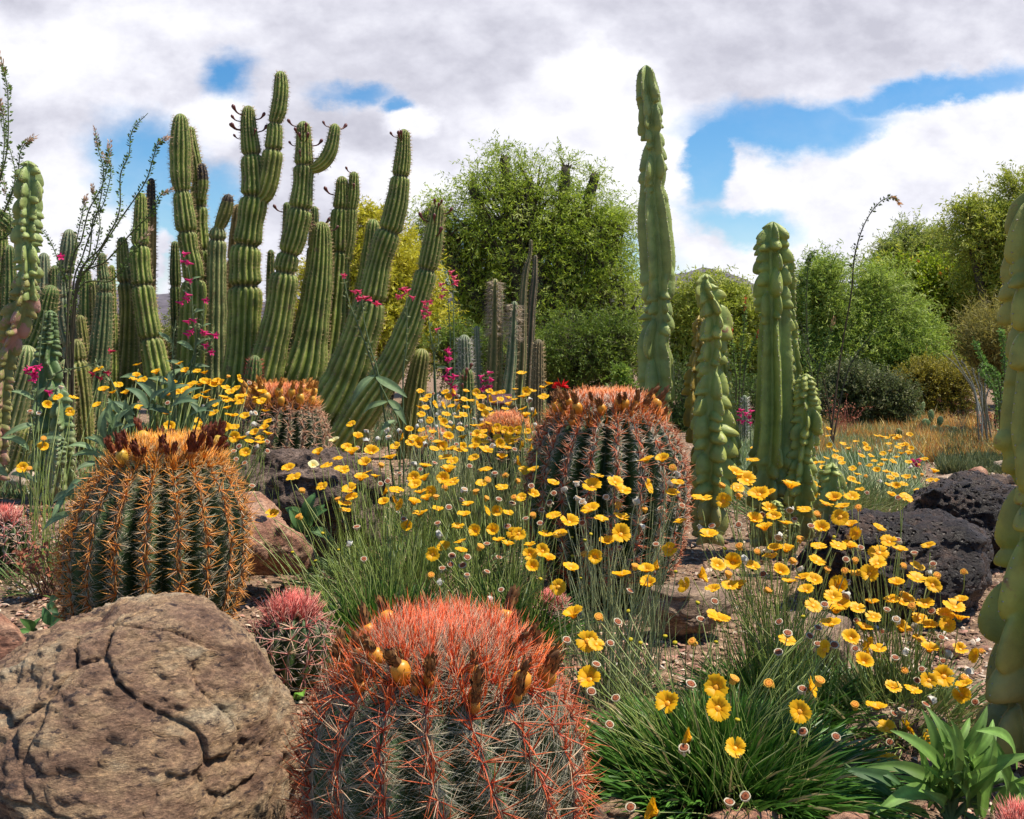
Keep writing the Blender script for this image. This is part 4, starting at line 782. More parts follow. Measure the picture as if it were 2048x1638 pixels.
# ------------------------------------------------------------------ trees and shrubs
def tree(name, label, cat, bx, d, lobes, nsp, leaf, cols, tr=.09, seed=1, group='trees and shrubs behind the garden', nclu=46, woodc=(.07, .055, .035), dots=None, by=None, twig=True, thick=.8, upw=.35):
    """tapered trunk + limbs reaching into lobes; the crown is many small leaflets on drooping sprays"""
    global RNG
    RNG = np.random.default_rng(seed); random.seed(seed)
    base = W(bx, HOR+CAMZ*F/d, d); base[2] = 0; T = thing(name, label, cat, base, group)
    wood = MB(); crown = MB(); CL = []; LN = []
    start = base+[0, 0, -.02]; area = np.array([l[2]*l[3] for l in lobes], float); area /= area.sum()
    for (lx, ly, rx, ry), ar in zip(lobes, area):
        c = W(lx, ly, d); rX, rZ = rx/F*d, ry/F*d; rY = (rX+rZ)/2*thick; c = c+[0, random.uniform(-.3, .3)*rY, 0]
        low = c-[0, 0, rZ*.75]; low[2] = max(low[2], .05)
        mid = (start*.55+low*.45)+RNG.normal(0, .05, 3)*np.linalg.norm(low-start)
        path = crom([start, mid, low, c], 14); tube(wood, path, np.linspace(tr, tr*.28, 14), 7, woodc)
        k = max(5, int(nclu*len(lobes)*ar))
        cl = rdir(k)*(rnd((k, 1))**.42)*[rX, rY, rZ]*.92+c; cl[:, 2] = np.maximum(cl[:, 2], .06)
        for q in cl:
            a = path[random.randint(7, 13)]; m = (a+q)/2+RNG.normal(0, .07, 3)*np.linalg.norm(q-a)+[0, 0, -.05*rZ]
            tube(wood, crom([a, m, q], 7), np.linspace(tr*.26, tr*.06, 7), 4, woodc)
        n = int(nsp*ar); w = rnd(k, .4, 1.5); ci = RNG.choice(k, n, p=w/w.sum())
        sg = .21*(rX*rY*rZ)**(1/3)*(26/max(k, 8))**.25
        p = cl[ci]+RNG.normal(size=(n, 3))*sg; o = nrm((p-c)/[rX, rY, rZ]); CL.append(p); LN.append(np.hstack([o, cl[ci]]))
    p = np.concatenate(CL); on = np.concatenate(LN); o, cc = on[:, :3], on[:, 3:]; n = len(p)
    ok = p[:, 2] > .03; p, o, cc = p[ok], o[ok], cc[ok]; n = len(p)
    sl, ll, lw, m, droop = leaf['spray'], leaf['len'], leaf['wid'], leaf['n'], leaf['droop']
    dr = nrm(o*.8+rdir(n)*.8+[0, 0, upw]); L = sl*rnd(n, .6, 1.3); bend = np.array([0, 0, -1.])*droop*rnd((n, 1), .4, 1.4)
    if twig: needles(wood, p-dr*(L*.3)[:, None], dr, L*1.25, leaf.get('tw', .0035), np.array(woodc)*1.2, np.array(cols[0])*.8, bend*.7, 2, 3)
    idx = np.repeat(np.arange(n), m); t = np.tile(np.linspace(.1, 1, m), n)+rnd(n*m, -.06, .06)
    pos = p[idx]+dr[idx]*(L[idx]*t)[:, None]+bend[idx]*(L[idx]*t*t)[:, None]; ax = nrm(dr[idx]*.5+rdir(n*m)*.7+bend[idx]*.7)
    k1 = rnd((n, 1)); ca = np.array(cols[0])*(1-k1)+np.array(cols[1])*k1; hot = rnd(n) < leaf.get('hot', .12); ca[hot] = np.array(cols[2])
    cl_ = ca[idx]*rnd((n*m, 1), .7, 1.3)
    diamonds(crown, pos+ax*ll*.4, ax, ll*rnd(n*m, .6, 1.3), lw*rnd(n*m, .7, 1.2), cl_)
    if dots:
        q = RNG.choice(n, dots[0]); base_ = np.repeat(p[q]+dr[q]*L[q][:, None]*.8, 9, 0); diamonds(crown, base_+RNG.normal(size=base_.shape)*dots[2]*.5, rdir(len(base_))+[0, 0, .8], dots[2]*1.3, dots[2]*.6, np.array(dots[1])*rnd((len(base_), 1), .7, 1.2))
    wood.build('trunk', M_WOOD, T, origin=base); crown.build('crown', M_LEAF, T, smooth=False, origin=base)
    return T
def FEA(s=1., **k): q = dict(spray=.26*s, len=.055*s, wid=.013*s, n=11, droop=.45, tw=.003*s); q.update(k); return q
GR = [(.27, .36, .025), (.38, .48, .05), (.52, .58, .16)]; GY = [(.48, .45, .02), (.62, .56, .05), (.68, .6, .1)]; DK = [(.10, .16, .015), (.17, .24, .025), (.26, .33, .05)]
tree('palo_verde_tree', 'large airy bright green tree behind the slim columns, tallest crown at picture centre', 'tree', 1090, 15, [(1050, 430, 190, 105), (1110, 560, 190, 120), (960, 560, 130, 110), (1200, 500, 100, 95), (1060, 365, 95, 45), (1010, 320, 28, 26), (1130, 335, 30, 26), (1185, 355, 26, 20), (950, 370, 34, 26), (900, 470, 90, 75), (1080, 690, 170, 80), (1230, 620, 90, 110), (880, 640, 70, 90), (1160, 420, 80, 60), (1225, 470, 60, 60), (860, 420, 50, 40)], 10000, FEA(1.3, len=.07, wid=.016, tw=.002), GR, .16, 5, nclu=40)
tree('palo_verde_tree', 'yellow-green feathery tree between the leaning columns and the big green tree', 'tree', 770, 12.5, [(760, 560, 105, 90), (730, 470, 50, 45), (800, 650, 100, 70), (700, 640, 70, 80), (650, 620, 60, 80)], 8000, FEA(1.15, len=.07, wid=.016, tw=.002), GY, .09, 6, nclu=40)
tree('mesquite_shrub', 'dark shrub filling the shade under the big green tree', 'shrub', 1120, 12, [(1010, 700, 130, 45), (1160, 690, 120, 60), (1240, 700, 70, 60), (900, 720, 80, 45)], 3600, FEA(1.), DK, .06, 7, nclu=30)
tree('mesquite_shrub', 'light feathery shrub between the tallest totem cactus and the stout one', 'shrub', 1430, 11, [(1400, 625, 75, 60), (1470, 690, 75, 90), (1380, 720, 70, 90), (1480, 620, 45, 40)], 6000, FEA(.9, len=.055, wid=.014, tw=.002), [(.30, .36, .035), (.42, .46, .06), (.54, .56, .14)], .05, 8, nclu=34)
tree('mesquite_tree', 'soft grey-green feathery tree right of the stout totem cactus', 'tree', 1700, 10.5, [(1640, 590, 80, 55), (1720, 630, 110, 80), (1790, 690, 80, 65), (1630, 700, 70, 85), (1700, 720, 90, 60)], 11000, FEA(.85, droop=.3, len=.05, wid=.011, tw=.002), [(.25, .35, .045), (.35, .45, .07), (.46, .54, .15)], .08, 9, nclu=20)
tree('flowering_shrub', 'dense green bush dotted with small orange flowers beyond the feathery tree', 'shrub', 1850, 13, [(1790, 580, 85, 55), (1880, 590, 90, 70), (1910, 680, 90, 70), (1830, 660, 90, 60), (1950, 620, 60, 70), (1890, 740, 80, 40)], 8500, dict(spray=.16, len=.06, wid=.026, n=9, droop=.1, tw=.004), [(.20, .29, .015), (.36, .43, .025), (.52, .52, .06)], .08, 10, nclu=40, dots=(170, (.55, .16, .03), .03))
tree('palo_verde_tree', 'loose airy tree rising at the upper right beside the edge totem cactus', 'tree', 2010, 12, [(1970, 480, 75, 65), (2040, 420, 60, 55), (2010, 560, 90, 80), (2080, 520, 80, 110), (1935, 430, 30, 25), (2060, 640, 80, 70)], 7500, FEA(1.05, droop=.3, len=.06, wid=.015, tw=.002), [(.30, .36, .035), (.42, .45, .06), (.55, .54, .14)], .08, 11, nclu=40)
tree('palo_verde_tree', 'pale loose treetop showing above the orange-flowered bush', 'tree', 1830, 17, [(1820, 500, 75, 42), (1880, 510, 60, 40), (1770, 530, 60, 35)], 2300, FEA(1.3), [(.24, .3, .04), (.34, .4, .07), (.45, .48, .12)], .1, 12, nclu=30)
tree('round_bush', 'low grey-green twiggy bush right of the slender totem cactus', 'shrub', 1725, 8.6, [(1690, 800, 70, 50), (1750, 800, 70, 55), (1720, 770, 60, 40), (1790, 820, 40, 40)], 5200, dict(spray=.10, len=.022, wid=.011, n=9, droop=.0, tw=.0025), [(.08, .11, .03), (.15, .18, .06), (.34, .34, .17)], .02, 13, nclu=30)
tree('round_bush', 'yellow-brown bush left of the grey upright sticks', 'shrub', 1875, 9.8, [(1840, 770, 60, 40), (1900, 770, 60, 45), (1870, 800, 80, 35)], 3800, dict(spray=.13, len=.03, wid=.011, n=9, droop=.0, tw=.003), [(.22, .20, .02), (.34, .28, .03), (.45, .38, .07)], .02, 14, nclu=30)
tree('round_bush', 'dark green bush behind the column clump at the left', 'shrub', 330, 11, [(340, 690, 60, 55), (400, 680, 50, 60), (450, 660, 50, 70), (280, 700, 60, 60)], 2600, FEA(.8), [(.18, .21, .03), (.28, .31, .05), (.36, .38, .09)], .04, 15, nclu=26)
tree('round_bush', 'dark shrub in the gaps between the far left columns', 'shrub', 130, 8.5, [(60, 700, 90, 80), (170, 700, 80, 80), (120, 780, 120, 50), (20, 760, 70, 70)], 3300, FEA(.7), [(.05, .08, .02), (.09, .125, .03), (.16, .19, .06)], .04, 16, nclu=26)
tree('broom_shrub', 'ochre broom-like shrub beside the right edge totem cactus', 'shrub', 1990, 7.8, [(1985, 690, 55, 45), (2010, 740, 45, 45), (1960, 700, 30, 40)], 1700, dict(spray=.22, len=.05, wid=.006, n=6, droop=-.1, tw=.003), [(.24, .22, .04), (.33, .27, .06), (.4, .36, .1)], .02, 17, nclu=26, woodc=(.16, .13, .04), upw=1.2)
tree('round_bush', 'small bright green sprig behind the crown of the middle barrel cactus', 'shrub', 1243, 6.2, [(1243, 790, 16, 34), (1240, 755, 8, 20)], 300, dict(spray=.06, len=.03, wid=.012, n=8, droop=0, tw=.002), [(.12, .2, .02), (.2, .3, .04), (.3, .38, .06)], .006, 18, nclu=14)
tree('mesquite_shrub', 'dark green undergrowth between the tallest totem cactus and its right neighbour', 'shrub', 1375, 8.5, [(1365, 790, 40, 60), (1350, 860, 50, 40), (1480, 800, 60, 50)], 1700, FEA(.6), [(.06, .11, .02), (.11, .17, .03), (.2, .25, .06)], .03, 19, nclu=24)

# ------------------------------------------------------------------ ocotillos
def ocotillo(label, bx, d, wands, leafy=1., tipc=(.50, .20, .06), seed=1, group='ocotillo shrubs', w0=.0062, green=(.14, .22, .04), bark=(.13, .10, .07), by=None, tips=True):
    global RNG
    RNG = np.random.default_rng(seed); random.seed(seed)
    base = W(bx, HOR+CAMZ*F/d, d); base[2] = 0; T = thing('ocotillo', label, 'ocotillo', base, group)
    for wi, w in enumerate(wands):
        dd = d+random.uniform(-.25, .25); pts = [tuple(p) for p in w]
        P = np.array([W(x, y, dd) for x, y in pts]); P = np.vstack([base+RNG.normal(0, .03, 3)*[1, 1, 0], P]) if P[0][2] < 1.2 and w[0][1] > 500 else P
        q = crom(P, 60); mb = MB(); R = np.linspace(w0, w0*.28, 60)*(1+.12*np.sin(np.arange(60)*1.9)); tube(mb, q, R, 6, bark, c1=green)
        n = int(520*leafy*np.linalg.norm(np.diff(q, axis=0), axis=1).sum()/2); k = RNG.integers(8, 56, n); off = rdir(n)
        T_ = nrm(np.gradient(q, axis=0)); off = nrm(off-T_[k]*np.sum(off*T_[k], 1, keepdims=True)); L = .021*rnd(n, .5, 1.3)*(d/5.5)**.5
        if leafy: diamonds(mb, q[k]+off*(R[k]+L*.5)[:, None]+T_[k]*rnd((n, 1), -.01, .01), off+T_[k]*.5, L, L*.5, np.array(green)*rnd((n, 1), .5, 1.5))
        m = 110; k = RNG.integers(2, 58, m); off = rdir(m); needles(mb, q[k], off, .022, .0012, bark, (.3, .25, .2), None, 1)
        s = mb.build('wand', M_LEAF, T, origin=base)
        if tips and random.random() < (tips if isinstance(tips, float) else .75):
            mb = MB(); n = 46; k = RNG.integers(51, 60, n); off = rdir(n); cc = np.array(tipc)*rnd((n, 1), .6, 1.4)
            diamonds(mb, q[k]+off*.012+T_[k]*rnd((n, 1), 0, .02), off*.7+T_[k], .024, .007, cc); mb.build('flower_spike', M_PETAL, s, origin=base)
    return T
ocotillo('spiny ocotillo with bent wands and orange tips, left of the jointed green column', 135, 5.6, [
    [(152, 600), (190, 520), (240, 440), (290, 365), (308, 310), (316, 288), (335, 275)], [(140, 560), (163, 480), (178, 420), (204, 372), (217, 320), (219, 286)],
    [(144, 600), (166, 510), (196, 420), (207, 345), (197, 300), (190, 258)], [(150, 590), (205, 490), (238, 425), (241, 350), (258, 310), (264, 262), (296, 226)],
    [(152, 590), (215, 520), (270, 458), (302, 428), (320, 392), (345, 378)], [(140, 580), (150, 500), (164, 430), (172, 395)], [(150, 600), (185, 520), (200, 450), (190, 400), (185, 372)],
    [(148, 590), (178, 510), (186, 440), (206, 410), (222, 340), (205, 310)], [(135, 600), (122, 540), (104, 490), (80, 452)], [(150, 600), (225, 560), (262, 510), (300, 460)]], .42, (.62, .42, .30), 3)
ocotillo('ocotillo whose long wands reach up past the top left edge', -40, 5.0, [
    [(-40, 560), (-10, 400), (14, 300), (16, 200), (12, 160), (0, 112)], [(-40, 560), (-20, 430), (5, 330), (8, 250), (0, 200)], [(-40, 520), (10, 420), (34, 360), (42, 300), (68, 273)], [(-30, 540), (10, 420), (30, 345), (0, 240)], [(-30, 540), (20, 460), (2, 340)]], .5, (.55, .36, .22), 4)
ocotillo('single tall curving ocotillo wand with a drooping orange tip, on the right', 1660, 6.2, [
    [(1680, 720), (1702, 590), (1708, 520), (1722, 465), (1742, 425), (1764, 401), (1786, 395), (1801, 408)], [(1655, 800), (1640, 740), (1615, 700), (1600, 640)], [(1690, 760), (1720, 700), (1760, 650)]], .35, (.66, .34, .12), 5, tips=True, bark=(.12, .07, .04), green=(.08, .12, .03))
ocotillo('thin ocotillo with upright wands just right of the stout totem cactus', 1628, 6.6, [
    [(1620, 740), (1613, 640), (1614, 560), (1618, 520), (1630, 498)], [(1625, 760), (1600, 690), (1585, 640)], [(1635, 760), (1650, 700), (1668, 640)]], 1., (.4, .25, .12), 6, w0=.008)
ocotillo('distant thin wands with one red tip between the totem cacti', 1478, 8.0, [
    [(1480, 740), (1488, 660), (1491, 596)], [(1470, 740), (1466, 700), (1462, 650)], [(1490, 740), (1500, 700), (1520, 660)], [(1472, 750), (1440, 700)]], 1., (.6, .10, .04), 7, w0=.008, tips=.5)
ocotillo('fan of bare grey sticks beside the right edge totem cactus', 1968, 6.9, [[(1950, 790), (1925, 740), (1903, 698)], [(1952, 790), (1932, 735), (1922, 722)], [(1960, 790), (1948, 750), (1944, 735)], [(1964, 790), (1958, 760), (1958, 738)], [(1970, 790), (1973, 750), (1970, 732)], [(1972, 800), (1982, 770), (1975, 735)], [(1955, 800), (1920, 740), (1885, 706)]], 0, seed=8, w0=.007, bark=(.26, .27, .24), green=(.34, .35, .30), tips=False)
ocotillo('green leafy wands crossing the ochre broom shrub', 2010, 6.3, [[(1995, 780), (1965, 720), (1945, 672)], [(2000, 780), (1985, 740), (1958, 728)], [(2010, 770), (2008, 700), (2000, 650)], [(1990, 790), (1975, 760), (1955, 735)]], 1.5, seed=9, w0=.008, green=(.14, .26, .05), tips=False)

# ------------------------------------------------------------------ prickly pears
def pear(label, pads, d, seed):
    random.seed(seed); base = W(pads[0][0], HOR+CAMZ*F/d, d); base[2] = 0; T = thing('prickly_pear', label, 'prickly pear', base, 'prickly pears')
    for (x, y, w, h, rot) in pads:
        dd = d+random.uniform(-.12, .12); c = W(x, y, dd); rw, rh = w/F*dd/2, h/F*dd/2
        bm = bmesh.new(); bmesh.ops.create_uvsphere(bm, u_segments=18, v_segments=12, radius=1); v = np.array([q.co[:] for q in bm.verts]); f3 = [[q.index for q in f.verts] for f in bm.faces if len(f.verts) == 3]; f4 = [[q.index for q in f.verts] for f in bm.faces if len(f.verts) == 4]; bm.free()
        v[:, 0] *= (1+.18*v[:, 2]); v = v*[rw, .012, rh]; R = np.array(Matrix.Rotation(rot, 3, 'Y')@Matrix.Rotation(random.uniform(-.7, .7), 3, 'Z'))
        mb = MB(); vv = v@R.T+c; mb.add(vv, [np.array(f3), np.array(f4)], (.13, .20, .07)); k = RNG.integers(0, len(vv), 40); needles(mb, vv[k], rdir(40), .025, .0009, (.5, .4, .2), (.5, .4, .2), None, 1)
        mb.build('pad', M_BODY, T, origin=base)
pear('cluster of round green prickly pear pads on the dry slope', [(1868, 865, 26, 28, 0), (1850, 850, 22, 26, .4), (1892, 862, 22, 24, -.3), (1880, 842, 18, 20, .2), (1908, 862, 16, 18, .5), (1862, 832, 12, 26, 0)], 8.2, 3)
pear('low prickly pear pads in the orange dry grass', [(1893, 892, 24, 22, .2), (1912, 888, 18, 14, 1), (1875, 888, 16, 14, -.8)], 7.4, 4)
pear('upright prickly pear pads in front of the yellow-brown bush', [(1836, 838, 20, 34, .1), (1822, 842, 18, 26, -.4), (1845, 815, 14, 24, .2)], 8.8, 5)

# ------------------------------------------------------------------ ground cover
def cover(name, label, cat, regs, n, hmin, hmax, w, cols, seed, kind='stuff', lean=.5, pitch=.0):
    global RNG
    RNG = np.random.default_rng(seed); mb = MB(); P = []
    for (x0, x1, y0, y1, wt) in regs:
        m = int(n*wt); d = CAMZ*F/(rnd(m, y0, y1)-HOR); x = (rnd(m, x0, x1)-1024)/F*d; P.append(np.stack([x, d, 0*x], 1))
    P = np.concatenate(P); m = len(P)
    cx = np.array([mn.noise(Vector((p[0]*2.2, p[1]*2.2, seed)))+.5*mn.noise(Vector((p[0]*7, p[1]*7, seed))) for p in P]); keep = cx > rnd(m, -.8, .35); P = P[keep]; cx = cx[keep]; m = len(P)
    h = rnd(m, hmin, hmax)*(.7+.8*np.clip(cx+.3, 0, 1)); k = 5; idx = np.repeat(np.arange(m), k)
    dr = rdir(len(idx))*[lean, lean, .2]+[0, 0, 1]; c = np.array(cols)[RNG.integers(0, len(cols), len(idx))]*rnd((len(idx), 1), .7, 1.3)
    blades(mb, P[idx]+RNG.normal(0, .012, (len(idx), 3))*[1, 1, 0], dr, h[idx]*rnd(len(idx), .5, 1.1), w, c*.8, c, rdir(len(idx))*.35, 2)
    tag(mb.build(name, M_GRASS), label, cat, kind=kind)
cover('dry_grass', 'golden and rust dry grass on the far right slope', 'grass', [(1600, 2060, 838, 925, 1.)], 22000, .03, .11, .008, [(.78, .52, .13), (.62, .34, .09), (.85, .66, .28), (.46, .36, .10), (.66, .26, .07)], 3)
cover('grey_ground_cover', 'low grey-green ground cover under the far daisies on the right', 'ground cover', [(1600, 1840, 868, 990, 1.), (1440, 1620, 850, 960, .5)], 9000, .03, .10, .007, [(.30, .36, .17), (.40, .46, .26), (.22, .30, .08)], 4)
cover('olive_ground_cover', 'olive fine-leaved ground cover behind the path stones', 'ground cover', [(1880, 2060, 885, 950, 1.)], 7000, .03, .09, .006, [(.18, .2, .07), (.26, .27, .12), (.12, .14, .05)], 5)
cover('green_ground_cover', 'green ground cover around the feet of the column clumps', 'ground cover', [(700, 1100, 820, 900, .7), (0, 480, 850, 960, 1.), (-60, 140, 900, 1000, .3)], 8000, .03, .10, .008, [(.10, .16, .05), (.16, .22, .09), (.2, .25, .12), (.3, .22, .1)], 6)

# ------------------------------------------------------------------ desert marigold / angelita daisies
def petal_head(npet, cup, seed, pale=False):
    global RNG
    RNG = np.random.default_rng(seed); rg = random.Random(seed); mb = MB()
    for k in range(npet):
        if rg.random() < .07: continue
        a0 = 2*math.pi*(k+rg.uniform(-.18, .18))/npet; Lp = .5*rg.uniform(.86, 1.06); wd = .5*2*math.pi/npet*rg.uniform(.95, 1.25); cu = cup+rg.uniform(-.18, .18); tw = rg.uniform(-.25, .25)
        rows = 5; V = []; Cc = []
        for i in range(rows):
            t = i/(rows-1); r = .07+(Lp-.07)*t; hw = wd*(.28+.72*math.sin(min(1, t*1.15)*math.pi/2))*.5*(1 if i < rows-1 else .88)
            for j in range(5):
                q = (j-2)/2; notch = (-.045 if j in (1, 3) and i == rows-1 else 0)+(-.03*abs(q) if i == rows-1 else 0); rr = r+notch
                z = cu*.32*math.sin(t*1.5)-.05*t*t+q*tw*.10*t-.025*(1-abs(q))*t+.012*math.cos(q*9)
                V.append([math.cos(a0)*rr-math.sin(a0)*hw*q, math.sin(a0)*rr+math.cos(a0)*hw*q, z])
                c = np.array((.92, .44, .005))*(1-t)*.92+np.array((.97, .56, .010) if not pale else (.9, .8, .35))*t if not pale else np.array((.9, .75, .2))*(1-t)+np.array((.9, .84, .5))*t
                Cc.append(c*(1-.10*(j % 2)))
        F4 = [[i*5+j, i*5+j+1, (i+1)*5+j+1, (i+1)*5+j] for i in range(rows-1) for j in range(4)]
        mb.add(V, np.array(F4), np.array(Cc))
    return mb
def disc_add(mb, c=(.78, .30, .01), r=.125, z=.04):
    lathe(mb, [(r, 0), (r*1.02, z*.6), (r*.8, z*1.3), (r*.4, z*1.7), (.004, z*1.8)], 12, np.array([c, c, np.array(c)*1.15, c, np.array(c)*.8]), 1, .06)
    lathe(mb, [(.004, -.13), (.07, -.11), (.13, -.05), (.15, -.005)], 10, (.16, .20, .05), 1, .03)
def open_flower(seed, pale=False):
    mb = petal_head(random.Random(seed).choice([8, 9, 10, 11, 12]), random.Random(seed+5).uniform(.35, 1.25), seed, pale); disc_add(mb, (.80, .33, .01) if not pale else (.6, .3, .05)); return mb.mesh('flower', [M_PETAL, M_STALK])
def seed_head(seed, kind):
    global RNG
    RNG = np.random.default_rng(seed); mb = MB(); cr = {'s': (.62, .54, .38), 'w': (.74, .70, .60), 'y': (.75, .42, .05)}[kind]
    cin = {'s': (.22, .06, .02), 'w': (.35, .2, .1), 'y': (.60, .22, .02)}[kind]; n = 12
    lathe(mb, [(.004, -.42), (.16, -.40), (.30, -.22), (.40, .0), (.46, .10), (.47, .16), (.39, .15), (.36, .07)], n, np.array([cr]*8)*np.array([.55, .7, .85, .9, 1, 1.1, 1.05, .8])[:, None], 0, .06)
    lathe(mb, [(.37, .05), (.34, .14), (.22, .2), (.1, .16), (.004, .13)], n, np.array([np.array(cin)*.6, cin, np.array(cin)*1.3, cin, np.array(cin)*.7]), 1, .08)
    m = 26; a = rnd(m, 0, 6.28); r = rnd(m)**.5*.33; p = np.stack([np.cos(a)*r, np.sin(a)*r, .14+0*a], 1); needles(mb, p, [0, 0, 1.]+rdir(m)*.4, .12, .035, np.array(cin)*.9, np.array(cin)*1.6, None, 1, 4, 1)
    if kind != 's' or seed % 2:    # withered petals folded down round the cup
        m = 7; a = rnd(m, 0, 6.28); b = np.stack([np.cos(a)*.42, np.sin(a)*.42, .08+0*a], 1); blades(mb, b, np.stack([np.cos(a)*.45, np.sin(a)*.45, -.8+0*a], 1), rnd(m, .35, .65), .3, cr, np.array(cr)*1.05, np.stack([-np.cos(a)*.4, -np.sin(a)*.4, 0*a], 1), 3, np.stack([np.cos(a), np.sin(a), 0*a], 1))
    return mb.mesh('seed_head', [M_PAPER, M_DRY])
def bud_head(seed):
    mb = MB(); lathe(mb, [(.004, -.35), (.25, -.3), (.42, -.05), (.44, .08), (.36, .2), (.2, .26), (.004, .27)], 12, np.array([(.12, .2, .04)]*3+[(.4, .38, .03)]+[(.62, .48, .02)]*3), 0, .05); return mb.mesh('bud', [M_PETAL])
HEADS = {'f': [open_flower(i) for i in range(12)], 'p': [open_flower(30, True)], 's': [seed_head(i, 's') for i in range(3)], 'w': [seed_head(5, 'w'), seed_head(6, 'w')], 'y': [seed_head(9, 'y')], 'b': [bud_head(1)]}
HSIZE = {'s': 24, 'w': 25, 'y': 24, 'b': 13}

# heads as read off the photograph: x y [type][size]; types U up-facing, F camera-facing, P pale, T turned aside, s/w/y/b dried cups and buds
Z4 = """U795,283 U835,365 P690,388 U590,465 P555,540 U400,565 B430,620 U640,540 B800,465 U710,495 B735,573 B920,460 U1075,425 U1165,405 U1185,372 B1045,495 B855,630 U950,612 B785,695 B1080,695 U1275,755 B1230,850 U1340,820 F1150,925 U1260,630 U1315,440 U1465,445 B1410,580 B1640,450 U1745,495 B1390,490 B1260,545 B1430,645 U1200,665 U1620,655 U1745,680 U1890,575 B1640,565 U1775,435 U1500,225 B1615,115 U1425,165 U1390,80 U1265,180 U1825,60 U2010,50 U2005,110 U1825,125 U1790,160 U1240,315 U1160,320 U1555,130 T1840,525 T1960,215 T1890,370 U1900,330 U1940,720 T1060,760 T1110,790 U1530,790 U755,785 U755,825 U1780,1040 U1480,1025 F1850,970 F2000,1080 U610,675 F1710,830 F1580,955 F1690,950 F1815,965 F1310,1100 U1380,1055 U300,850 F1935,1180 T105,960
s1100,590 s1025,640 y985,535 s1320,525 y710,750 y485,695 y465,860 s830,930 s875,1130 s1125,878 s1230,565 y1330,735 w1190,525 y1650,745 s1490,755 s1540,545 s1700,590 y1765,600 y1655,630 y1845,635 s1930,670 s1810,780 y1820,740 s1725,755 y1940,850 s1995,820 s1895,875 s1780,925 s1790,905 s1650,1035 y1610,1050 s1725,1120 s1430,1110 s1525,1120 s1420,1165 s1500,1170 s1525,1230 s1650,1210 s1740,1325 w1355,1275 y1300,1230 s1340,905 y1170,905 s1410,805 s1920,1150 w1350,970 s1985,905 y1385,675 s170,670 w1670,1380 w785,1030 w160,880 s1370,1190 b570,1140 b715,1070 b615,965 b425,1085 w890,320 w1020,315 w1100,325 w960,370 w1030,360 w1350,110 w1330,215 w1440,215 w1210,290"""
Z4D = """U30,220 U20,300 U200,120 U230,140 U90,120 U110,370 U220,370 U250,310 U190,340 U30,80 U60,300 F130,460 U220,400 U10,130 U150,390 U70,60 w190,210 w180,280 s90,420 s55,450 s70,500 s125,525 w200,415 s265,390 w160,210 s265,450 w230,310"""
Z5 = """B895,595 U1000,595 U570,693 B535,765 B685,738 B735,795 T895,765 U1095,745 U1065,815 B530,920 B730,975 G725,1080 U600,985 B385,1000 B290,965 U330,1085 U160,815 U100,670 U640,1135 F555,1225 U395,1300 B730,1350 G315,1425 F1050,1180 T970,1300 U910,1410 T1150,1410 U1470,675 B1550,725 U1490,775 B1260,850 G1400,860 B1630,820 U1700,815 B1835,775 U1930,685 U1600,990 U1730,965 U1670,1050 B1300,1090 G1460,1265 U1590,1290 U1700,1225 U1810,1190 U1330,1445 T1240,1350 U1340,1620 B420,1620 U60,1060 U30,1070 U250,1245 U210,1190 F140,1285 U80,25 U250,95 U240,125 U220,185 U35,128 U30,195 T165,285 T100,420 U1120,1000 U1770,1330 U1830,1390 U1940,1450 U1440,1420 U1500,1430
w355,780 w435,740 w630,835 w830,860 w445,840 w475,865 y1065,640 w1055,740 w1100,680 y1390,755 y1500,825 s1325,1025 s1650,955 s1865,980 s1255,1335 y1430,1335 s1340,1520 s785,1450 y580,1620 s210,920 s150,960 s100,975 s45,740 s130,1280 s715,1165 w1250,1030 w1760,1095 s1660,1340 w1900,1300 b490,1115 b530,1075 y820,1285 b465,1365 b775,1580 b1230,1525 b1410,1170 b410,1220 b200,1370 y880,910"""
Z6 = """U65,115 F220,45 B375,155 U1050,240 U590,115 U550,220 U1170,95 U1275,50 U760,200 U930,240 T840,165 U1350,150 U1510,245 G1700,220 G1885,145 B1940,20 U1930,85 U1560,75 B1680,380 U1650,455 U1845,480 U1705,335 U1905,410 U1540,340 U1900,325 B970,430 B95,435 U20,230 G165,555 U220,575 B180,790 U1380,550 T1615,610 T1885,575 G655,935 G950,835 G960,965 T795,1150 F1065,1210 T1520,840 F1460,985 G1885,1300 y1580,795 U1990,1290 U1990,1090 T590,1600 U1845,690
y235,410 s350,440 s40,550 s305,570 s220,700 s190,865 s340,905 s795,820 y1060,785 y1270,815 y805,560 s855,140 y1025,145 s940,315 s855,425 s425,250 s1335,440 s1385,510 s1570,475 s1520,525 s1570,575 s1670,580 s1330,625 s1610,335 s1740,60 s1960,500 s1990,365 s1480,1110 s1680,1140 s755,1210 s300,1065 s430,1570 s1030,1540 s1130,1505 s1475,850 s1230,155 y1420,65 b430,545 b490,565 b700,565 b640,525 b835,320 b410,375 b455,95 b1480,405 b125,175 b1080,1035 b1420,1110 b950,560"""
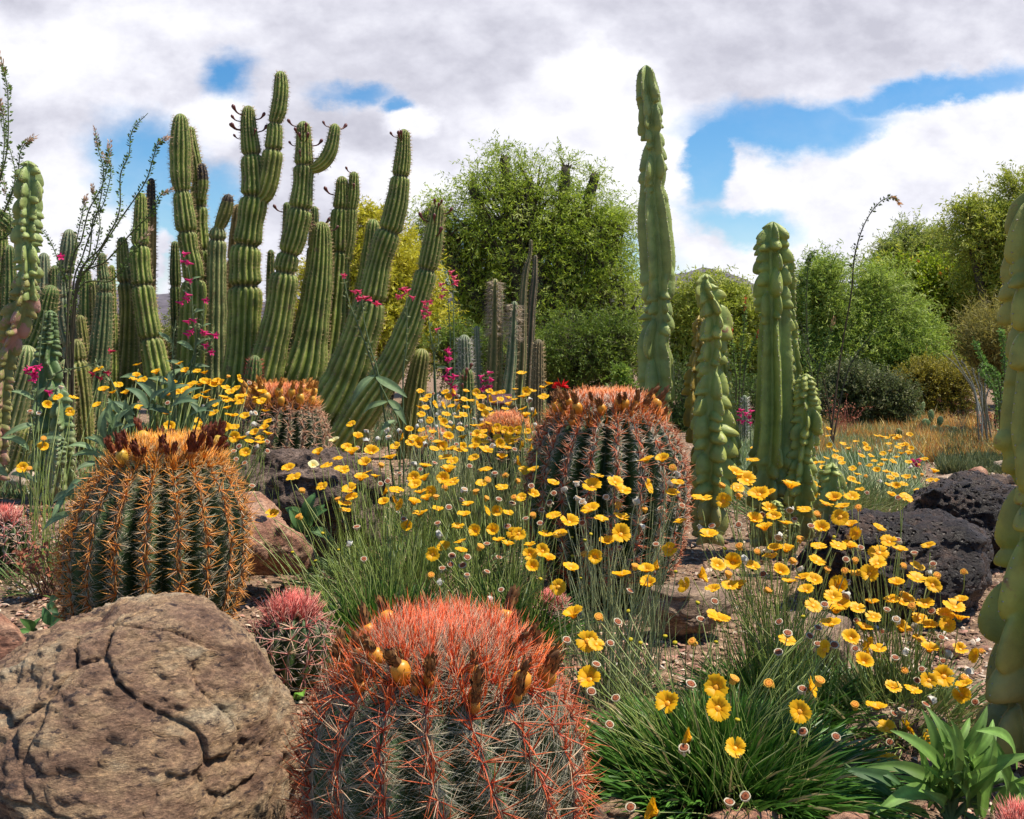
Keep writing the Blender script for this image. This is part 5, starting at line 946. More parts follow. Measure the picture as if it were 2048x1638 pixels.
Z7 = """U230,222 U290,240 U165,275 B30,305 U80,300 U418,320 G370,400 U310,350 T440,465 U530,450 U95,400 U60,450 U290,450 U360,517 B535,545 G490,635 G365,685 U240,705 U350,790 U330,845 U310,940 U520,590 U600,675 B685,655 F750,680 U265,590 U80,560 U15,600 U500,815 U620,755 U695,815 B620,865 U695,900 U735,950 U740,850 B840,770 F810,840 U860,820 U460,860 U490,920 F735,1070 G795,1055 U880,1090 F870,1130 U585,1100 U665,1110 T930,970 T240,1095 G490,1410 U585,1410 F755,1300 U570,1280 T640,1260 U520,1185 T470,1000 T480,960 U800,800 U640,740 U720,760
s180,410 s250,437 s45,395 s405,475 s455,525 s675,548 y630,598 w735,625 s390,575 y390,620 s45,640 w205,612 s120,835 s155,880 s278,855 s240,890 s280,920 s345,930 s120,955 s300,765 y665,765 w565,785 s540,865 w635,950 s785,895 w600,820 w680,845 w745,1150 s720,1170 s590,1208 s625,1195 w765,1240 s690,1330 s615,1300 s575,1325 s350,1305 s220,1285 y75,1085 y215,1105 y635,1030 s705,1025 s685,1070 w900,1035 y880,1060 y950,950 s925,1160 w815,960 y480,860 b215,800 b345,480 y740,1150 y430,1170"""
Z7E = """U320,40 F325,105 U415,245 U565,75 U540,70 U600,80 U570,100 U620,105 U495,150 U575,240 U630,265 U600,275 U570,270 U755,215 U740,250 U770,260 U650,140 U480,120 U435,90 U370,160 U400,245 U690,290 U715,165 U580,310 U520,65 U610,70 U585,65 U605,115 U660,120 U500,145 U600,155 U620,140 U380,180 U350,150 U270,180 U300,200 U350,130 U520,210 U490,190 U420,200 U690,280 U560,215 U785,250 U760,240 U330,210 y475,230 y390,260 s610,320 s480,300 y450,180 y630,100 w530,250 U640,105 U545,140 U470,105 U405,120 U455,150 U510,170 U650,175 U440,225 U10,165 U15,120 U280,90"""
Z1 = """U865,32 U620,65 U985,85 U860,105 U840,130 U900,130 U745,160 U655,192 U715,208 U795,212 U365,235 F440,325 F295,285 U615,287 F680,335 U465,237 U880,305 F270,545 F140,683 y185,683 U1130,25 U1170,75 U1240,75 U1215,150 U1200,170 U1260,160 U1285,140 U1310,150 U1340,160 U1365,140 U1390,155 U1400,145 U1420,180 U1300,205 U1290,240 U1330,255 U1345,280 U1440,205 U1430,240 U1500,230 U1510,270 U1530,225 U1470,260 U1350,340 U1410,240 U1240,240 U1060,135 U1095,150 U1130,165 U1110,205 F1415,420 U1475,430 U1470,355 U1545,360 U1600,245 U1620,270 s190,325 w245,335 w385,170 y275,495 y668,512"""
def heads(txt, ox, oy, k):
    out = []
    for w in txt.split():
        x, y = w[1:].split(','); out.append((w[0], ox+float(x)/k, oy+float(y)/k))
    return out
ALLH = []
for h in heads(Z4, 450, 760, 3.151)+heads(Z5, 1020, 740, 3.277)+heads(Z6, 1120, 1100, 3.044)+heads(Z7, 1500, 840, 2.053)+heads(Z7E, 1500, 840, 2.053)+heads(Z4D, 450, 760, 3.151)+heads(Z1, 0, 720, 3.15):
    if all(math.hypot(h[1]-g[1], h[2]-g[2]) > (11 if h[2] > 930 else 6) for g in ALLH): ALLH.append(h)
rf = random.Random(4)
for _ in range(900):          # the small crowded heads of the far drift at the back
    x, y = rf.uniform(835, 1070), rf.uniform(782, 900)
    if len([1 for h in ALLH if h[0] == '+' or True and 835 < h[1] < 1070 and 782 < h[2] < 900]) > 135: break
    if all(math.hypot(x-g[1], y-g[2]) > 11 for g in ALLH): ALLH.append((rf.choice('UUUUFTsw'), x, y))

def fill(n, x0, x1, y0, y1, gap, kinds='UUUUUUFTysw'):
    for _ in range(n):
        x, y = rf.uniform(x0, x1), rf.uniform(y0, y1)
        if all(math.hypot(x-g[1], y-g[2]) > gap for g in ALLH): ALLH.append((rf.choice(kinds), x, y))
fill(90, 690, 1070, 868, 1010, 15); fill(60, 860, 1110, 960, 1110, 17); fill(40, 1120, 1380, 960, 1180, 22, 'Uyswb'); fill(60, 1400, 1720, 1000, 1200, 18, 'UUUyswb'); fill(70, 1640, 1930, 1080, 1330, 17, 'UUUFyss'); fill(60, 330, 540, 745, 900, 12); fill(60, 1610, 1850, 870, 1000, 10)
CLUMPS = {   # base pixel column, distance, radius of tuft, which heads
    'A': dict(px=1440, d=1.55, label='front daisy clump with a dark green grassy tuft, lower right'),
    'G': dict(px=1215, d=1.98, label='tall-stalked yellow daisies standing in front of the middle barrel cactus'),
    'H': dict(px=1560, d=1.88, label='yellow daisies leaning right toward the black boulders, behind the front tuft'),
    'I': dict(px=1790, d=1.86, label='daisies and dried cups crowded between lava boulder and right totem cactus'),
    'B': dict(px=770, d=2.28, label='middle daisy clump over a dark grassy tuft, left of the middle barrel'),
    'K': dict(px=1010, d=2.30, label='daisy clump leaning right between the middle tuft and the middle barrel'),
    'C': dict(px=950, d=3.7, label='far drift of small yellow daisies on pale stalks below the slim columns'),
    'J': dict(px=830, d=2.9, label='yellow daisies blooming beside the dark brown boulder'),
    'D': dict(px=330, d=3.2, label='yellow daisies spilling left of the back barrel cactus'),
    'L': dict(px=150, d=3.0, label='sparse yellow daisies among long stalks at the left'),
    'E': dict(px=1700, d=4.3, label='distant daisies on the right beyond the totem cacti'),
    'M': dict(px=1110, d=3.0, label='few daisies at the left shoulder of the middle barrel cactus')}
def clump_of(x, y):
    if x < 330 or (x < 480 and y > 900): return 'L' if x < 235 else 'D'
    if x < 545: return 'D' if not (y > 960) else 'B'
    if x > 1580 and y < 992: return 'E'
    if y < 905 and x > 1480: return 'E'
    if x < 1110:
        if y < 868 or (y < 890 and x > 900): return 'C' if x > 780 and not (x > 1040 and y < 840) else ('M' if x > 1000 else 'J')
        if y < 955 and x < 1060: return 'J'
        return 'B' if x < 850 else 'K'
    if y > 1190 and x < 1700: return 'A'
    if x < 1385: return 'G'
    if x > 1690: return 'I'
    return 'H'
def head_depth(c, y):
    tab = {'A': ([1190, 1300, 1400, 1500, 1620], [1.72, 1.58, 1.42, 1.36, 1.28]), 'G': ([900, 1000, 1100, 1200, 1350], [2.02, 1.98, 1.92, 1.85, 1.8]), 'H': ([960, 1050, 1150, 1250], [2.0, 1.92, 1.85, 1.75]),
           'I': ([1000, 1100, 1250, 1400, 1600], [2.0, 1.95, 1.86, 1.72, 1.55]), 'B': ([880, 960, 1060, 1200], [2.55, 2.42, 2.3, 2.1]), 'K': ([940, 1040, 1150, 1220], [2.5, 2.35, 2.2, 2.05]), 'C': ([770, 830, 900], [4.3, 3.9, 3.2]),
           'J': ([840, 900, 960], [3.3, 2.9, 2.6]), 'D': ([740, 830, 930], [3.7, 3.3, 2.9]), 'L': ([740, 850, 950], [3.4, 3.1, 2.7]), 'E': ([850, 900, 960, 1010], [5.6, 4.9, 3.9, 3.3]), 'M': ([760, 900], [3.3, 2.9])}[c]
    return float(np.interp(y, *tab))

def tuft(T, base, n, rad, hmin, hmax, wid, cols, seed, droop=.5, sq=1.):
    global RNG
    RNG = np.random.default_rng(seed); mb = MB(); a = rnd(n, 0, 6.283); r = rad*rnd(n)**.6
    P = np.stack([np.cos(a)*r, np.sin(a)*r*sq, 0*a+.004], 1)+base*[1, 1, 0]; k = (r/rad)
    dr = np.stack([np.cos(a)*k*1.15, np.sin(a)*k*1.15, np.ones(n)], 1)+rdir(n)*.28
    L = rnd(n, hmin, hmax)*(1-.25*k); bend = np.stack([np.cos(a)*.3*k, np.sin(a)*.3*k, -droop*k*rnd(n, .3, 1.2)], 1)+rdir(n)*.07
    q = rnd((n, 1)); c = np.array(cols[0])*(1-q)+np.array(cols[1])*q; c[rnd(n) < .09] = (.36, .28, .13)
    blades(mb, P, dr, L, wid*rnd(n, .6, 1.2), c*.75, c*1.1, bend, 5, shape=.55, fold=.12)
    return mb.build('leaf_tuft', M_GRASS, T, origin=base)

GG = [(.035, .095, .012), (.085, .20, .025)]
def daisies():
    global RNG
    by = {}
    for h in ALLH: by.setdefault(clump_of(h[1], h[2]), []).append(h)
    for c, hs in sorted(by.items()):
        cl = CLUMPS[c]; base = W(cl['px'], HOR, cl['d']); base[2] = 0
        T = thing('daisy_clump', cl['label'], 'flowering plant', base, 'clumps of yellow daisies'); rg = random.Random(ord(c)); RNG = np.random.default_rng(ord(c))
        nf = 0
        for (t, x, y) in hs[:100]:
            d = head_depth(c, y)+rg.uniform(-.05, .05); P = Vector(W(x, y, d))
            kind = {'U': 'f', 'B': 'f', 'F': 'f', 'G': 'f', 'T': 'f', 'P': 'p'}.get(t, t)
            if kind in 'fp': size = ({'B': .042, 'G': .040}.get(t, .034))*rg.uniform(.9, 1.1); size = min(size*(1 if d < 2.6 else 1.12), 52/F*d if d < 3 else 1)
            else: size = {'s': .0150, 'w': .0165, 'y': .0150, 'b': .009}[kind]*rg.uniform(.9, 1.15)*(1 if d < 2.2 else 1.15)
            cam_dir = (Vector((0, 0, CAMZ))-P).normalized()
            if t in 'FG': nn = (cam_dir*1.0+Vector((rg.uniform(-.3, .3), 0, rg.uniform(.15, .6)))).normalized()
            elif t == 'T': nn = (Vector((rg.choice([-1, 1])*rg.uniform(.7, 1.2), rg.uniform(-.6, .1), .45))).normalized()
            elif kind in 'swy': nn = (cam_dir*rg.uniform(.2, 1.0)+Vector((rg.uniform(-.5, .5), 0, .75))).normalized() if kind != 'w' else Vector((rg.uniform(-.8, .8), rg.uniform(-.6, .6), rg.choice([.5, .9, -.3]))).normalized()
            else: nn = Vector((rg.uniform(-.35, .35), rg.uniform(-.75, .05), 1)).normalized()
            R = Vector((0, 0, 1)).rotation_difference(nn).to_matrix().to_4x4()@Matrix.Rotation(rg.uniform(0, 6.28), 4, 'Z')
            M = Matrix.Translation(P)@R@Matrix.Diagonal((size, size, size, 1))
            nm = {'f': 'flower', 'p': 'flower', 'b': 'bud'}.get(kind, 'seed_head')
            o = place(nm, rg.choice(HEADS[kind]), M, T)
            if kind == 'p': o['label'] = 'pale faded flower'
            # its stalk: from the clump's heart, rising then curving in under the head
            bx = {'A': .13, 'G': .22, 'H': .12, 'I': .16, 'B': .14, 'K': .12, 'C': .45, 'J': .3, 'D': .28, 'L': .35, 'E': .7, 'M': .12}[c]
            off = Vector(((P.x-base[0])*rg.uniform(.25, .6) if c not in 'AH' else (P.x-base[0])*rg.uniform(.05, .3), (P.y-base[1])*.5, 0)); off.x = max(-bx, min(bx, off.x))
            if c in 'CEDLJM': off.x = (P.x-base[0])*rg.uniform(.6, 1.0)+ (.10 if c in 'C' else -.12 if c == 'D' else -.04)*rg.uniform(0, 1); 
            b0 = Vector((base[0], base[1], .0))+off+Vector((rg.uniform(-.03, .03), rg.uniform(-.04, .04), .01))
            neck = P-nn*size*.42; hgt = P.z
            m1 = b0.lerp(neck, .35)+Vector((rg.uniform(-.015, .015), rg.uniform(-.015, .015), hgt*rg.uniform(.08, .2))); m2 = b0.lerp(neck, .78)+Vector((rg.uniform(-.01, .01), 0, hgt*.05))-nn*size*.3+Vector((0, 0, -.0))
            q = crom([b0, m1, m2, neck], 15); mb = MB(); g = rg.random()
            ca = np.array((.16, .22, .04))*(1-g)+np.array((.32, .34, .13))*g
            tube(mb, q, .00088*(d/1.5)**.55, 5, ca*.8, c1=ca*1.25 if c not in 'CGE' else (.30, .34, .2)); mb.build('stalk', M_STALK, o, origin=base)
        # flowerless or broken stalks and the leaf tuft
        n = {'A': 240, 'G': 120, 'H': 170, 'I': 150, 'B': 170, 'K': 170, 'C': 420, 'J': 170, 'D': 190, 'L': 60, 'E': 340, 'M': 30}[c]
        mb = MB(); hh = [hs[i] for i in RNG.integers(0, len(hs), n)]; x = np.array([h[1] for h in hh])+RNG.normal(0, 22, n); y = np.array([h[2] for h in hh])+rnd(n, 5, 70)
        dd = np.array([head_depth(c, q) for q in y]); E = np.array([W(a, b, e) for a, b, e in zip(x, y, dd)]); E[:, 2] = np.maximum(E[:, 2], .04)
        B = np.array(base)+[0, 0, .005]+RNG.normal(0, 1, (n, 3))*[.05, .05, 0]+(E-base)*[.3 if c not in 'CEDLJ' else .85, .5, 0]
        v = E-B; L = np.linalg.norm(v, axis=1); cc = (np.array((.19, .25, .05)) if c not in 'CGE' else np.array((.36, .39, .18)))*rnd((n, 1), .6, 1.4)
        bend = rdir(n)*.12+[0, 0, -.12]; needles(mb, B, v/L[:, None]-bend, L, .0010*(cl['d']/1.5)**.55, cc, cc*1.1, bend, 5, 4); mb.build('bare_stalk_spray', M_STALK, T, origin=base)
        p = {'A': (4600, .20, .10, .185, .0060, .8), 'B': (3600, .19, .10, .20, .0044, .6), 'K': (900, .15, .10, .20, .0042, .4), 'C': (1500, .5, .06, .22, .005, .2), 'J': (900, .30, .08, .2, .005, .3), 'D': (900, .3, .06, .2, .005, .3), 'E': (1800, .6, .05, .17, .006, .2), 'H': (800, .15, .06, .15, .005, .4), 'I': (700, .18, .05, .13, .005, .4), 'G': (120, .10, .04, .09, .004, .3), 'M': (120, .08, .05, .12, .004, .3), 'L': (500, .3, .05, .16, .005, .3)}[c]
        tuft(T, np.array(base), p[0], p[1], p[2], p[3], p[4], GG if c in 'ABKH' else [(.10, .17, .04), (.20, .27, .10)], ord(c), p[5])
daisies()

# ------------------------------------------------------------------ penstemons (pink) and broad-leaved plants
def penstemon(label, stems, d, flowers, leaves=(), seed=1, bx=None, col=(.62, .03, .17), fs=.026):
    global RNG
    RNG = np.random.default_rng(seed); random.seed(seed)
    bx = bx or stems[0][0][0]; base = W(bx, HOR+CAMZ*F/d, d); base[2] = 0; T = thing('penstemon', label, 'flowering plant', base, 'pink penstemons')
    for s in stems:
        P = [W(x, y, d) for x, y in s]
        if s[0][1] > 690: P = [base+[random.uniform(-.02, .02), 0, 0]]+P
        q = crom(P, 26); mb = MB(); tube(mb, q, np.linspace(.0045, .0018, 26)*(d/4)**.5, 5, (.13, .19, .08), c1=(.20, .26, .13))
        n = 26; k = RNG.integers(10, 26, n); off = rdir(n); diamonds(mb, q[k]+off*.014, off+[0, 0, .6], .022, .008, np.array((.22, .27, .12))*rnd((n, 1), .6, 1.3)); mb.build('flower_stem', M_LEAF, T, origin=base)
    for (x, y) in flowers:
        p = W(x, y, d-.02); a = random.choice([-1, 1])*random.uniform(.5, 1.2); ax = Vector((a, random.uniform(-.8, .1), random.uniform(-.45, .15))).normalized(); R = Vector((0, 0, 1)).rotation_difference(ax).to_matrix().to_4x4()
        mb = MB(); M = Matrix.Translation(Vector(p))@R@Matrix.Scale(fs, 4); c = np.array(col)*random.uniform(.8, 1.25)
        lathe(mb, [(.06, -.6), (.13, -.4), (.17, 0), (.24, .3), (.30, .42)], 8, np.array([c*.7, c*.85, c, c*1.1, c*1.2]), 0, .05, M)
        b = np.array([[math.cos(t)*.24, math.sin(t)*.24, .4] for t in np.arange(5)*1.2566]); Rm = np.array(M.to_3x3()); Tm = np.array(M.translation)
        bw = b@Rm.T+Tm; o = (b*[1.8, 1.8, .5])@Rm.T; blades(mb, bw, o, fs*.42, fs*.38, c*1.1, c*1.3, np.zeros((5, 3)), 3, np.tile(np.array(ax), (5, 1))); mb.build('blossom', M_PETAL, T, origin=base)
    if leaves:
        broad(T, base, leaves, d)
    return T
def broad(T, base, leaves, d, col=(.17, .25, .115), w=.26):
    """opposite lance leaves: (x, y, dx, dy) pixel root and tip offset"""
    for (x, y, dx, dy) in leaves:
        p0 = W(x, y, d); p1 = W(x+dx, y+dy, d+random.uniform(-.07, .05)); v = p1-p0; L = np.linalg.norm(v); n = 12; mb = MB(); c = np.array(col)*random.uniform(.7, 1.35)
        side = nrm(np.cross(v, [random.uniform(-.3, .3), -.75, .75])); up = nrm(np.cross(side, v)); V = []; wv = random.uniform(0, 6); wa = random.uniform(.02, .07); Cc = []
        for i in range(n):
            t = i/(n-1); ctr = p0+v*t+up*L*.16*math.sin(math.pi*t*.9)-np.array([0, 0, 1])*L*random.choice([.10])*t*t+side*L*wa*math.sin(wv+t*4); hw = L*w*.5*(math.sin(math.pi*t**.85)**.8*.95+.04)
            for j in range(5): q = (j-2)/2; V.append(ctr+side*hw*q+up*hw*.35*abs(q)); Cc.append(c*(1.35 if j == 2 else 1-.08*(j % 2)))
        mb.add(V, np.array([[i*5+j, i*5+j+1, (i+1)*5+j+1, (i+1)*5+j] for i in range(n-1) for j in range(4)]), np.array(Cc)); mb.build('leaf', M_LEAF, T, origin=base)
BL = (.17, .25, .115)
penstemon('leafy penstemon with magenta flowers in front of the jointed column pair', [[(350, 800), (372, 740), (392, 700), (386, 640), (383, 580), (374, 520)], [(392, 700), (405, 650), (408, 600)], [(385, 720), (412, 700), (430, 665)], [(350, 790), (345, 700), (352, 640)]], 3.9,
          [(374, 507), (368, 523), (381, 527), (378, 590), (371, 597), (358, 605), (408, 600), (385, 640), (372, 643), (379, 662), (372, 668), (416, 668), (428, 670), (408, 690), (420, 704), (376, 560), (410, 664)],
          [(355, 780, -60, -30), (350, 770, 50, -30), (370, 745, -40, -28), (375, 740, 45, -10), (388, 700, -35, -18), (390, 695, 34, -22), (386, 640, 26, -26), (384, 600, -20, -24), (380, 565, 24, -14), (330, 800, -60, -50), (340, 790, 60, 20), (300, 770, -60, -20), (320, 770, 50, -34), (345, 690, -28, -30), (400, 660, 24, -14)], 3)
penstemon('arching penstemon stem with pink flowers crossing the leaning columns', [[(800, 860), (775, 800), (752, 752), (735, 700), (712, 640), (697, 600), (686, 548)], [(760, 770), (742, 700), (728, 640), (724, 598)]], 4.3,
          [(685, 550), (706, 583), (716, 582), (724, 596), (737, 600), (750, 607), (758, 608), (714, 597), (733, 594)], [(752, 752, 60, 40), (752, 752, -50, 50), (775, 800, -46, 26), (775, 800, 40, 44), (790, 840, -30, 30)], 4, col=(.70, .07, .16))
penstemon('thin penstemon with a small pink cluster right of the arching one', [[(806, 760), (812, 700), (814, 640), (812, 585)]], 4.5, [(803, 578), (810, 576), (817, 580), (799, 592), (823, 594), (806, 590)], seed=5, col=(.70, .07, .16))
penstemon('penstemon with coral pink flowers over the upper part of the rightmost leaning column', [[(872, 800), (868, 720), (860, 660), (852, 605)], [(868, 740), (876, 690), (876, 658)]], 4.5, [(846, 604), (858, 603), (850, 615), (856, 625), (852, 632), (876, 658), (848, 622)], seed=6, col=(.70, .07, .16))
penstemon('tall penstemon with pink bells against the big tree', [[(905, 820), (902, 740), (900, 660), (896, 600)], [(908, 780), (908, 700), (907, 620), (906, 560)]], 4.6, [(885, 568), (911, 553), (908, 568), (890, 580), (886, 592), (905, 543), (913, 562)], seed=7, col=(.70, .09, .16))
penstemon('magenta penstemon spike behind the far daisies, left of the fuzzy club column', [[(905, 850), (902, 780), (898, 700)]], 4.2, [(896, 705), (901, 719), (897, 716), (888, 753), (903, 755), (912, 752), (899, 738), (893, 700), (906, 775), (908, 790), (900, 768), (895, 760)], [(900, 745, -28, -14), (902, 780, 20, -20)], 8)
penstemon('short pink penstemon at the foot of the slim olive columns', [[(972, 850), (970, 800), (968, 745)], [(975, 830), (982, 770), (980, 745)]], 4.4, [(965, 752), (981, 745), (968, 762), (984, 760), (972, 775), (962, 778), (978, 772)], seed=9)
penstemon('penstemon with magenta blooms in front of the bulging left totem cactus', [[(62, 960), (70, 880), (74, 800), (80, 700), (88, 620)], [(66, 900), (100, 760), (170, 733), (215, 720)], [(40, 960), (60, 860), (66, 760)]], 3.7, [(64, 735), (72, 738), (60, 748), (66, 753), (62, 760), (68, 746), (95, 783), (119, 513), (58, 740), (74, 733)], [(70, 800, -50, -20), (70, 800, 40, -30), (75, 850, -70, 20), (62, 900, 70, -30), (60, 900, -60, -30), (20, 950, -60, -30), (20, 950, 60, 10)], 10)
penstemon('low penstemon with dark red buds left of the orange barrel crown', [[(260, 880), (250, 830), (222, 760), (200, 735), (185, 738)]], 3.4, [(182, 746), (197, 755), (225, 702), (212, 745)], [(250, 830, -40, -30), (250, 830, 40, -26)], 11, col=(.45, .02, .06), fs=.02)
penstemon('far patch of pink flowers between the second and third totem cacti', [[(1480, 900), (1482, 850), (1484, 822)], [(1500, 900), (1500, 850), (1500, 826)], [(1470, 900), (1470, 860), (1472, 830)]], 6.5, [(1472, 824), (1478, 830), (1485, 820), (1495, 826), (1500, 834), (1505, 822), (1475, 840), (1488, 842), (1498, 845), (1466, 834)], seed=12, fs=.034)
penstemon('small magenta flower cluster in the far right daisies', [[(1832, 950), (1832, 935)]], 5.2, [(1830, 922), (1836, 926), (1833, 932), (1829, 929), (1835, 919)], seed=13, fs=.028)
def leafy(label, bx, d, leaves, seed, col=BL, w=.26, cat='leafy plant', sc=1., group='broad-leaved green plants'):
    leaves = [(a, b, c*sc, e*sc) for a, b, c, e in leaves]
    random.seed(seed); base = W(bx, HOR+CAMZ*F/d, d); base[2] = 0; T = thing('leafy_plant', label, cat, base, group)
    broad(T, base, leaves, d, col, w)
    mb = MB(); k = 0
    for (x, y, dx, dy) in leaves[::2]:
        q = crom([base+[0, 0, .002], (base+W(x, y, d))/2+[0, .01, .01], W(x, y, d)], 8); tube(mb, q, .003, 5, (.14, .22, .08)); k += 1
    mb.build('stem', M_LEAF, T, origin=base); return T
leafy('rosette of broad green leaves in the bottom right corner', 1900, 1.44, [(1900, 1560, -130, -110), (1905, 1550, -60, -150), (1900, 1570, -30, -140), (1905, 1560, 60, -170), (1910, 1570, 90, -120), (1900, 1580, -170, -60), (1895, 1590, -110, -50), (1910, 1590, 120, -50), (1905, 1600, 20, -110), (1900, 1600, -60, -90), (1920, 1590, 150, -100), (1890, 1600, -150, 10), (1910, 1540, 50, -110), (1900, 1520, -10, -100), (1930, 1600, 60, -120), (1880, 1570, -50, -170), (1960, 1640, 40, -150), (1980, 1640, 100, -120), (1950, 1640, -30, -110), (1990, 1640, 60, -80), (1905, 1640, -40, -60), (1860, 1640, -90, -50), (1900, 1500, 40, -70)]+[(random.Random(i).uniform(1830, 2040), random.Random(i+50).uniform(1520, 1640), random.Random(i+9).uniform(-90, 90), random.Random(i+90).uniform(-120, -40)) for i in range(34)], 3, (.17, .30, .06), .16)
leafy('bluish green lance-leaved plant left of the orange barrel crown', 235, 2.75, [(215, 900, -40, -50), (216, 880, -10, -90), (220, 870, 30, -70), (214, 890, -60, -20), (220, 900, 50, -30), (206, 930, -70, 10), (208, 935, -50, 40), (215, 920, -90, -20), (220, 850, 10, -70), (225, 860, 40, -60), (200, 950, -70, 50), (180, 960, -60, 30), (230, 880, 30, -50), (235, 850, -20, -60), (240, 870, 30, -70), (240, 830, -30, -50), (160, 980, -70, 40), (130, 990, -30, 60), (150, 1030, -80, 35), (205, 1010, -50, 30), (190, 900, -70, -14), (130, 1000, 50, -40), (165, 1040, 40, -50)], 4, BL, .26, sc=.78)
leafy('grey-green leaves spreading between the left barrel crown and the columns', 300, 3.1, [(300, 820, -50, -50), (300, 820, 40, -50), (310, 800, -40, -40), (320, 800, 60, -36), (340, 830, -60, -20), (340, 820, 60, -24), (290, 850, -50, 10), (350, 800, -10, -60), (360, 810, 46, -40), (270, 830, -50, -30), (380, 830, 50, -10), (260, 850, -10, -60), (400, 830, 50, -34), (410, 850, -30, -50)], 5, (.12, .19, .10), .24)
leafy('small leafy plant between the brown boulder and the reddish block', 615, 2.85, [(612, 1045, -40, -34), (615, 1040, 14, -60), (618, 1050, 40, -34), (614, 1060, -44, 4), (616, 1062, 50, 14), (610, 1065, -30, -54), (620, 1055, 30, -54), (612, 1070, -16, 20)], 6, (.09, .2, .06), .42)
leafy('three-leaved seedling on the mulch by the large boulder', 70, 2.38, [(66, 1262, -26, -32), (68, 1262, 16, -30), (64, 1266, -30, -6)], 7, (.10, .22, .05), .38)
leafy('curled green leaves at the base of the orange barrel cactus, beside the boulder', 110, 2.4, [(100, 1262, 40, -34), (104, 1250, -20, -40), (112, 1246, 34, -24), (118, 1225, -26, -18), (100, 1215, 20, -22)], 8, (.06, .14, .05), .42)
leafy('tiny bright seedling between the boulder and the red barrel cactus', 597, 1.95, [(597, 1400, -8, -18), (598, 1400, 14, -12), (596, 1402, -12, -4)], 9, (.2, .42, .06), .4)
leafy('fallen long leaf shapes lying at the right of the front grass tuft', 1790, 1.45, [(1690, 1530, 120, 60), (1700, 1560, 100, 40), (1740, 1540, 70, 30), (1790, 1600, -60, -30), (1800, 1610, 60, -10)], 10, (.07, .15, .05), .2)

# little red blossom behind the middle barrel crown, dry stems by the left edge, plant label
def red_bloom():
    d = 3.3; base = W(1125, HOR+CAMZ*F/d, d); base[2] = 0; T = thing('red_flower', 'small bright red flower just left of the middle barrel crown', 'flower', base)
    p = W(1122, 774, d); mb = MB(); tube(mb, crom([base, (base+p)/2+[.01, 0, 0], p], 10), .003, 5, (.12, .18, .06)); mb.build('stalk', M_STALK, T, origin=base)
    n = 16; mb = MB(); blades(mb, np.tile(p, (n, 1)), rdir(n)*[1, 1, .5]+[0, 0, .3], .032, .013, (.5, .005, .01), (.75, .02, .02), rdir(n)*.2, 3); mb.build('bloom', M_PETAL, T, origin=base)
red_bloom()
def dry_plant(label, x, y, d, h, seed, n=46, c=(.16, .06, .035)):
    global RNG
    RNG = np.random.default_rng(seed); base = W(x, HOR+CAMZ*F/d, d); base[2] = 0; T = thing('withered_plant', label, 'withered plant', base, 'withered plants')
    dr = rdir(n)*[.55, .55, .2]+[0, 0, 1]; L = h*rnd(n, .5, 1.1); mb = MB(); bd = rdir(n)*.15; needles(mb, base+RNG.normal(0, .02, (n, 3))*[1, 1, 0], dr, L, .0016, c, np.array(c)*1.5, bd, 3); mb.build('dry_stem_bundle', M_STALK, T, origin=base)
    tip = base+nrm(dr)*L[:, None]+bd*L[:, None]; q = np.repeat(tip, 6, 0); mb = MB(); diamonds(mb, q+RNG.normal(0, .008, q.shape), rdir(len(q)), .018, .008, np.array((.30, .10, .05))*rnd((len(q), 1), .5, 1.6)); mb.build('seed_cluster', M_DRY, T, origin=base)
dry_plant('clump of withered reddish stems left of the orange barrel cactus', 95, 1010, 2.75, .17, 5)
dry_plant('withered tan stems beside the foot of the orange barrel cactus', 60, 960, 3.4, .14, 6, 30, (.3, .2, .1))
dry_plant('arching coral-red dry stems under the grey-green twiggy bush', 1690, 860, 7.6, .32, 7, 60, (.34, .10, .07))
dry_plant('pale twisted dry stalks on the slope left of the bare sticks', 1917, 850, 7.9, .30, 8, 26, (.32, .24, .17))
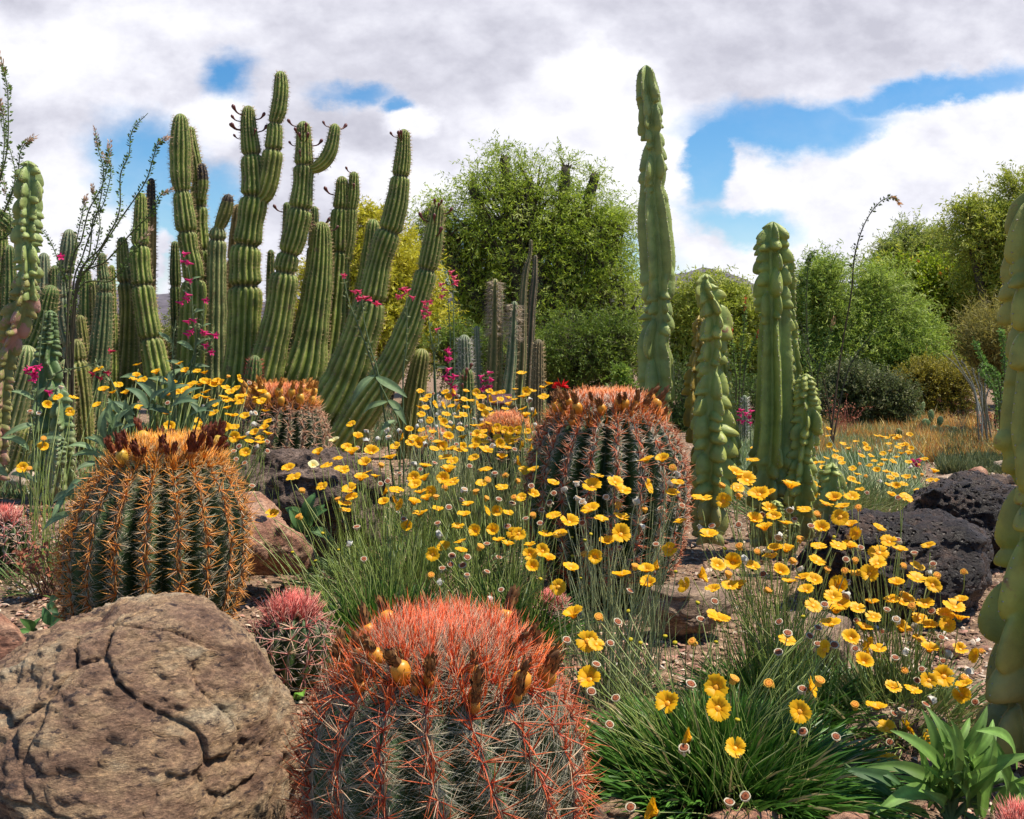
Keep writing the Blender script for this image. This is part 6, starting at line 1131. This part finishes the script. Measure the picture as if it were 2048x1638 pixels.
dry_plant('tan dead cholla-like tuft at the foot of the bare sticks', 1985, 850, 7.0, .24, 9, 70, (.40, .32, .16))
def sign():
    d = 4.8; base = W(1000, HOR+CAMZ*F/d, d); base[2] = 0; T = thing('plant_sign', 'small brown plant label on a stake among the far daisies', 'sign', base)
    c = W(999, 799, d); w, h, t = 25/F*d, 12/F*d, .006
    R = Matrix.Translation(Vector(c))@Matrix.Rotation(math.radians(-38), 4, 'X')
    def box(mb, hx, hy, hz, M, col, bev=.004):
        bm = bmesh.new(); bmesh.ops.create_cube(bm, size=2); bmesh.ops.scale(bm, vec=(hx, hy, hz), verts=bm.verts); bmesh.ops.bevel(bm, geom=bm.edges[:], offset=bev, segments=2, affect='EDGES'); bm.transform(M)
        v = [q.co[:] for q in bm.verts]; f3 = [[q.index for q in f.verts] for f in bm.faces if len(f.verts) == 3]; f4 = [[q.index for q in f.verts] for f in bm.faces if len(f.verts) == 4]; bm.free(); mb.add(v, [np.array(f3), np.array(f4)], col)
    mb = MB(); box(mb, w, h*1.9, .006, R@Matrix.Rotation(math.radians(90), 4, 'X')@Matrix.Rotation(math.radians(-30), 4, 'X')@Matrix.Identity(4), (.10, .035, .03), .003); mb.build('sign_plate', M_SIGN, T, origin=base, smooth=False)
    mb = MB(); box(mb, .012, .004, float(c[2])/2, Matrix.Translation((c[0], d+.02, float(c[2])/2)), (.12, .08, .04), .002); mb.build('stake', M_SIGN, T, origin=base, smooth=False)
    mb = MB(); e = W(1030, 822, 4.7); box(mb, 22/F*4.7, .02, 12/F*4.7, Matrix.Translation(Vector(e)), (.13, .10, .03), .006); 
    o = thing('utility_box', 'low olive box behind the far daisies, right of the plant label', 'box', (e[0], 4.7, 0)); mb.build('lid', M_SIGN, o, origin=(e[0], 4.7, 0), smooth=False)
    mb = MB(); box(mb, 20/F*4.7, .018, (e[2]-12/F*4.7)/2, Matrix.Translation((e[0], 4.705, (e[2]-12/F*4.7)/2-.002)), (.09, .07, .03), .004); mb.build('casing', M_SIGN, o, origin=(e[0], 4.7, 0), smooth=False)
sign()
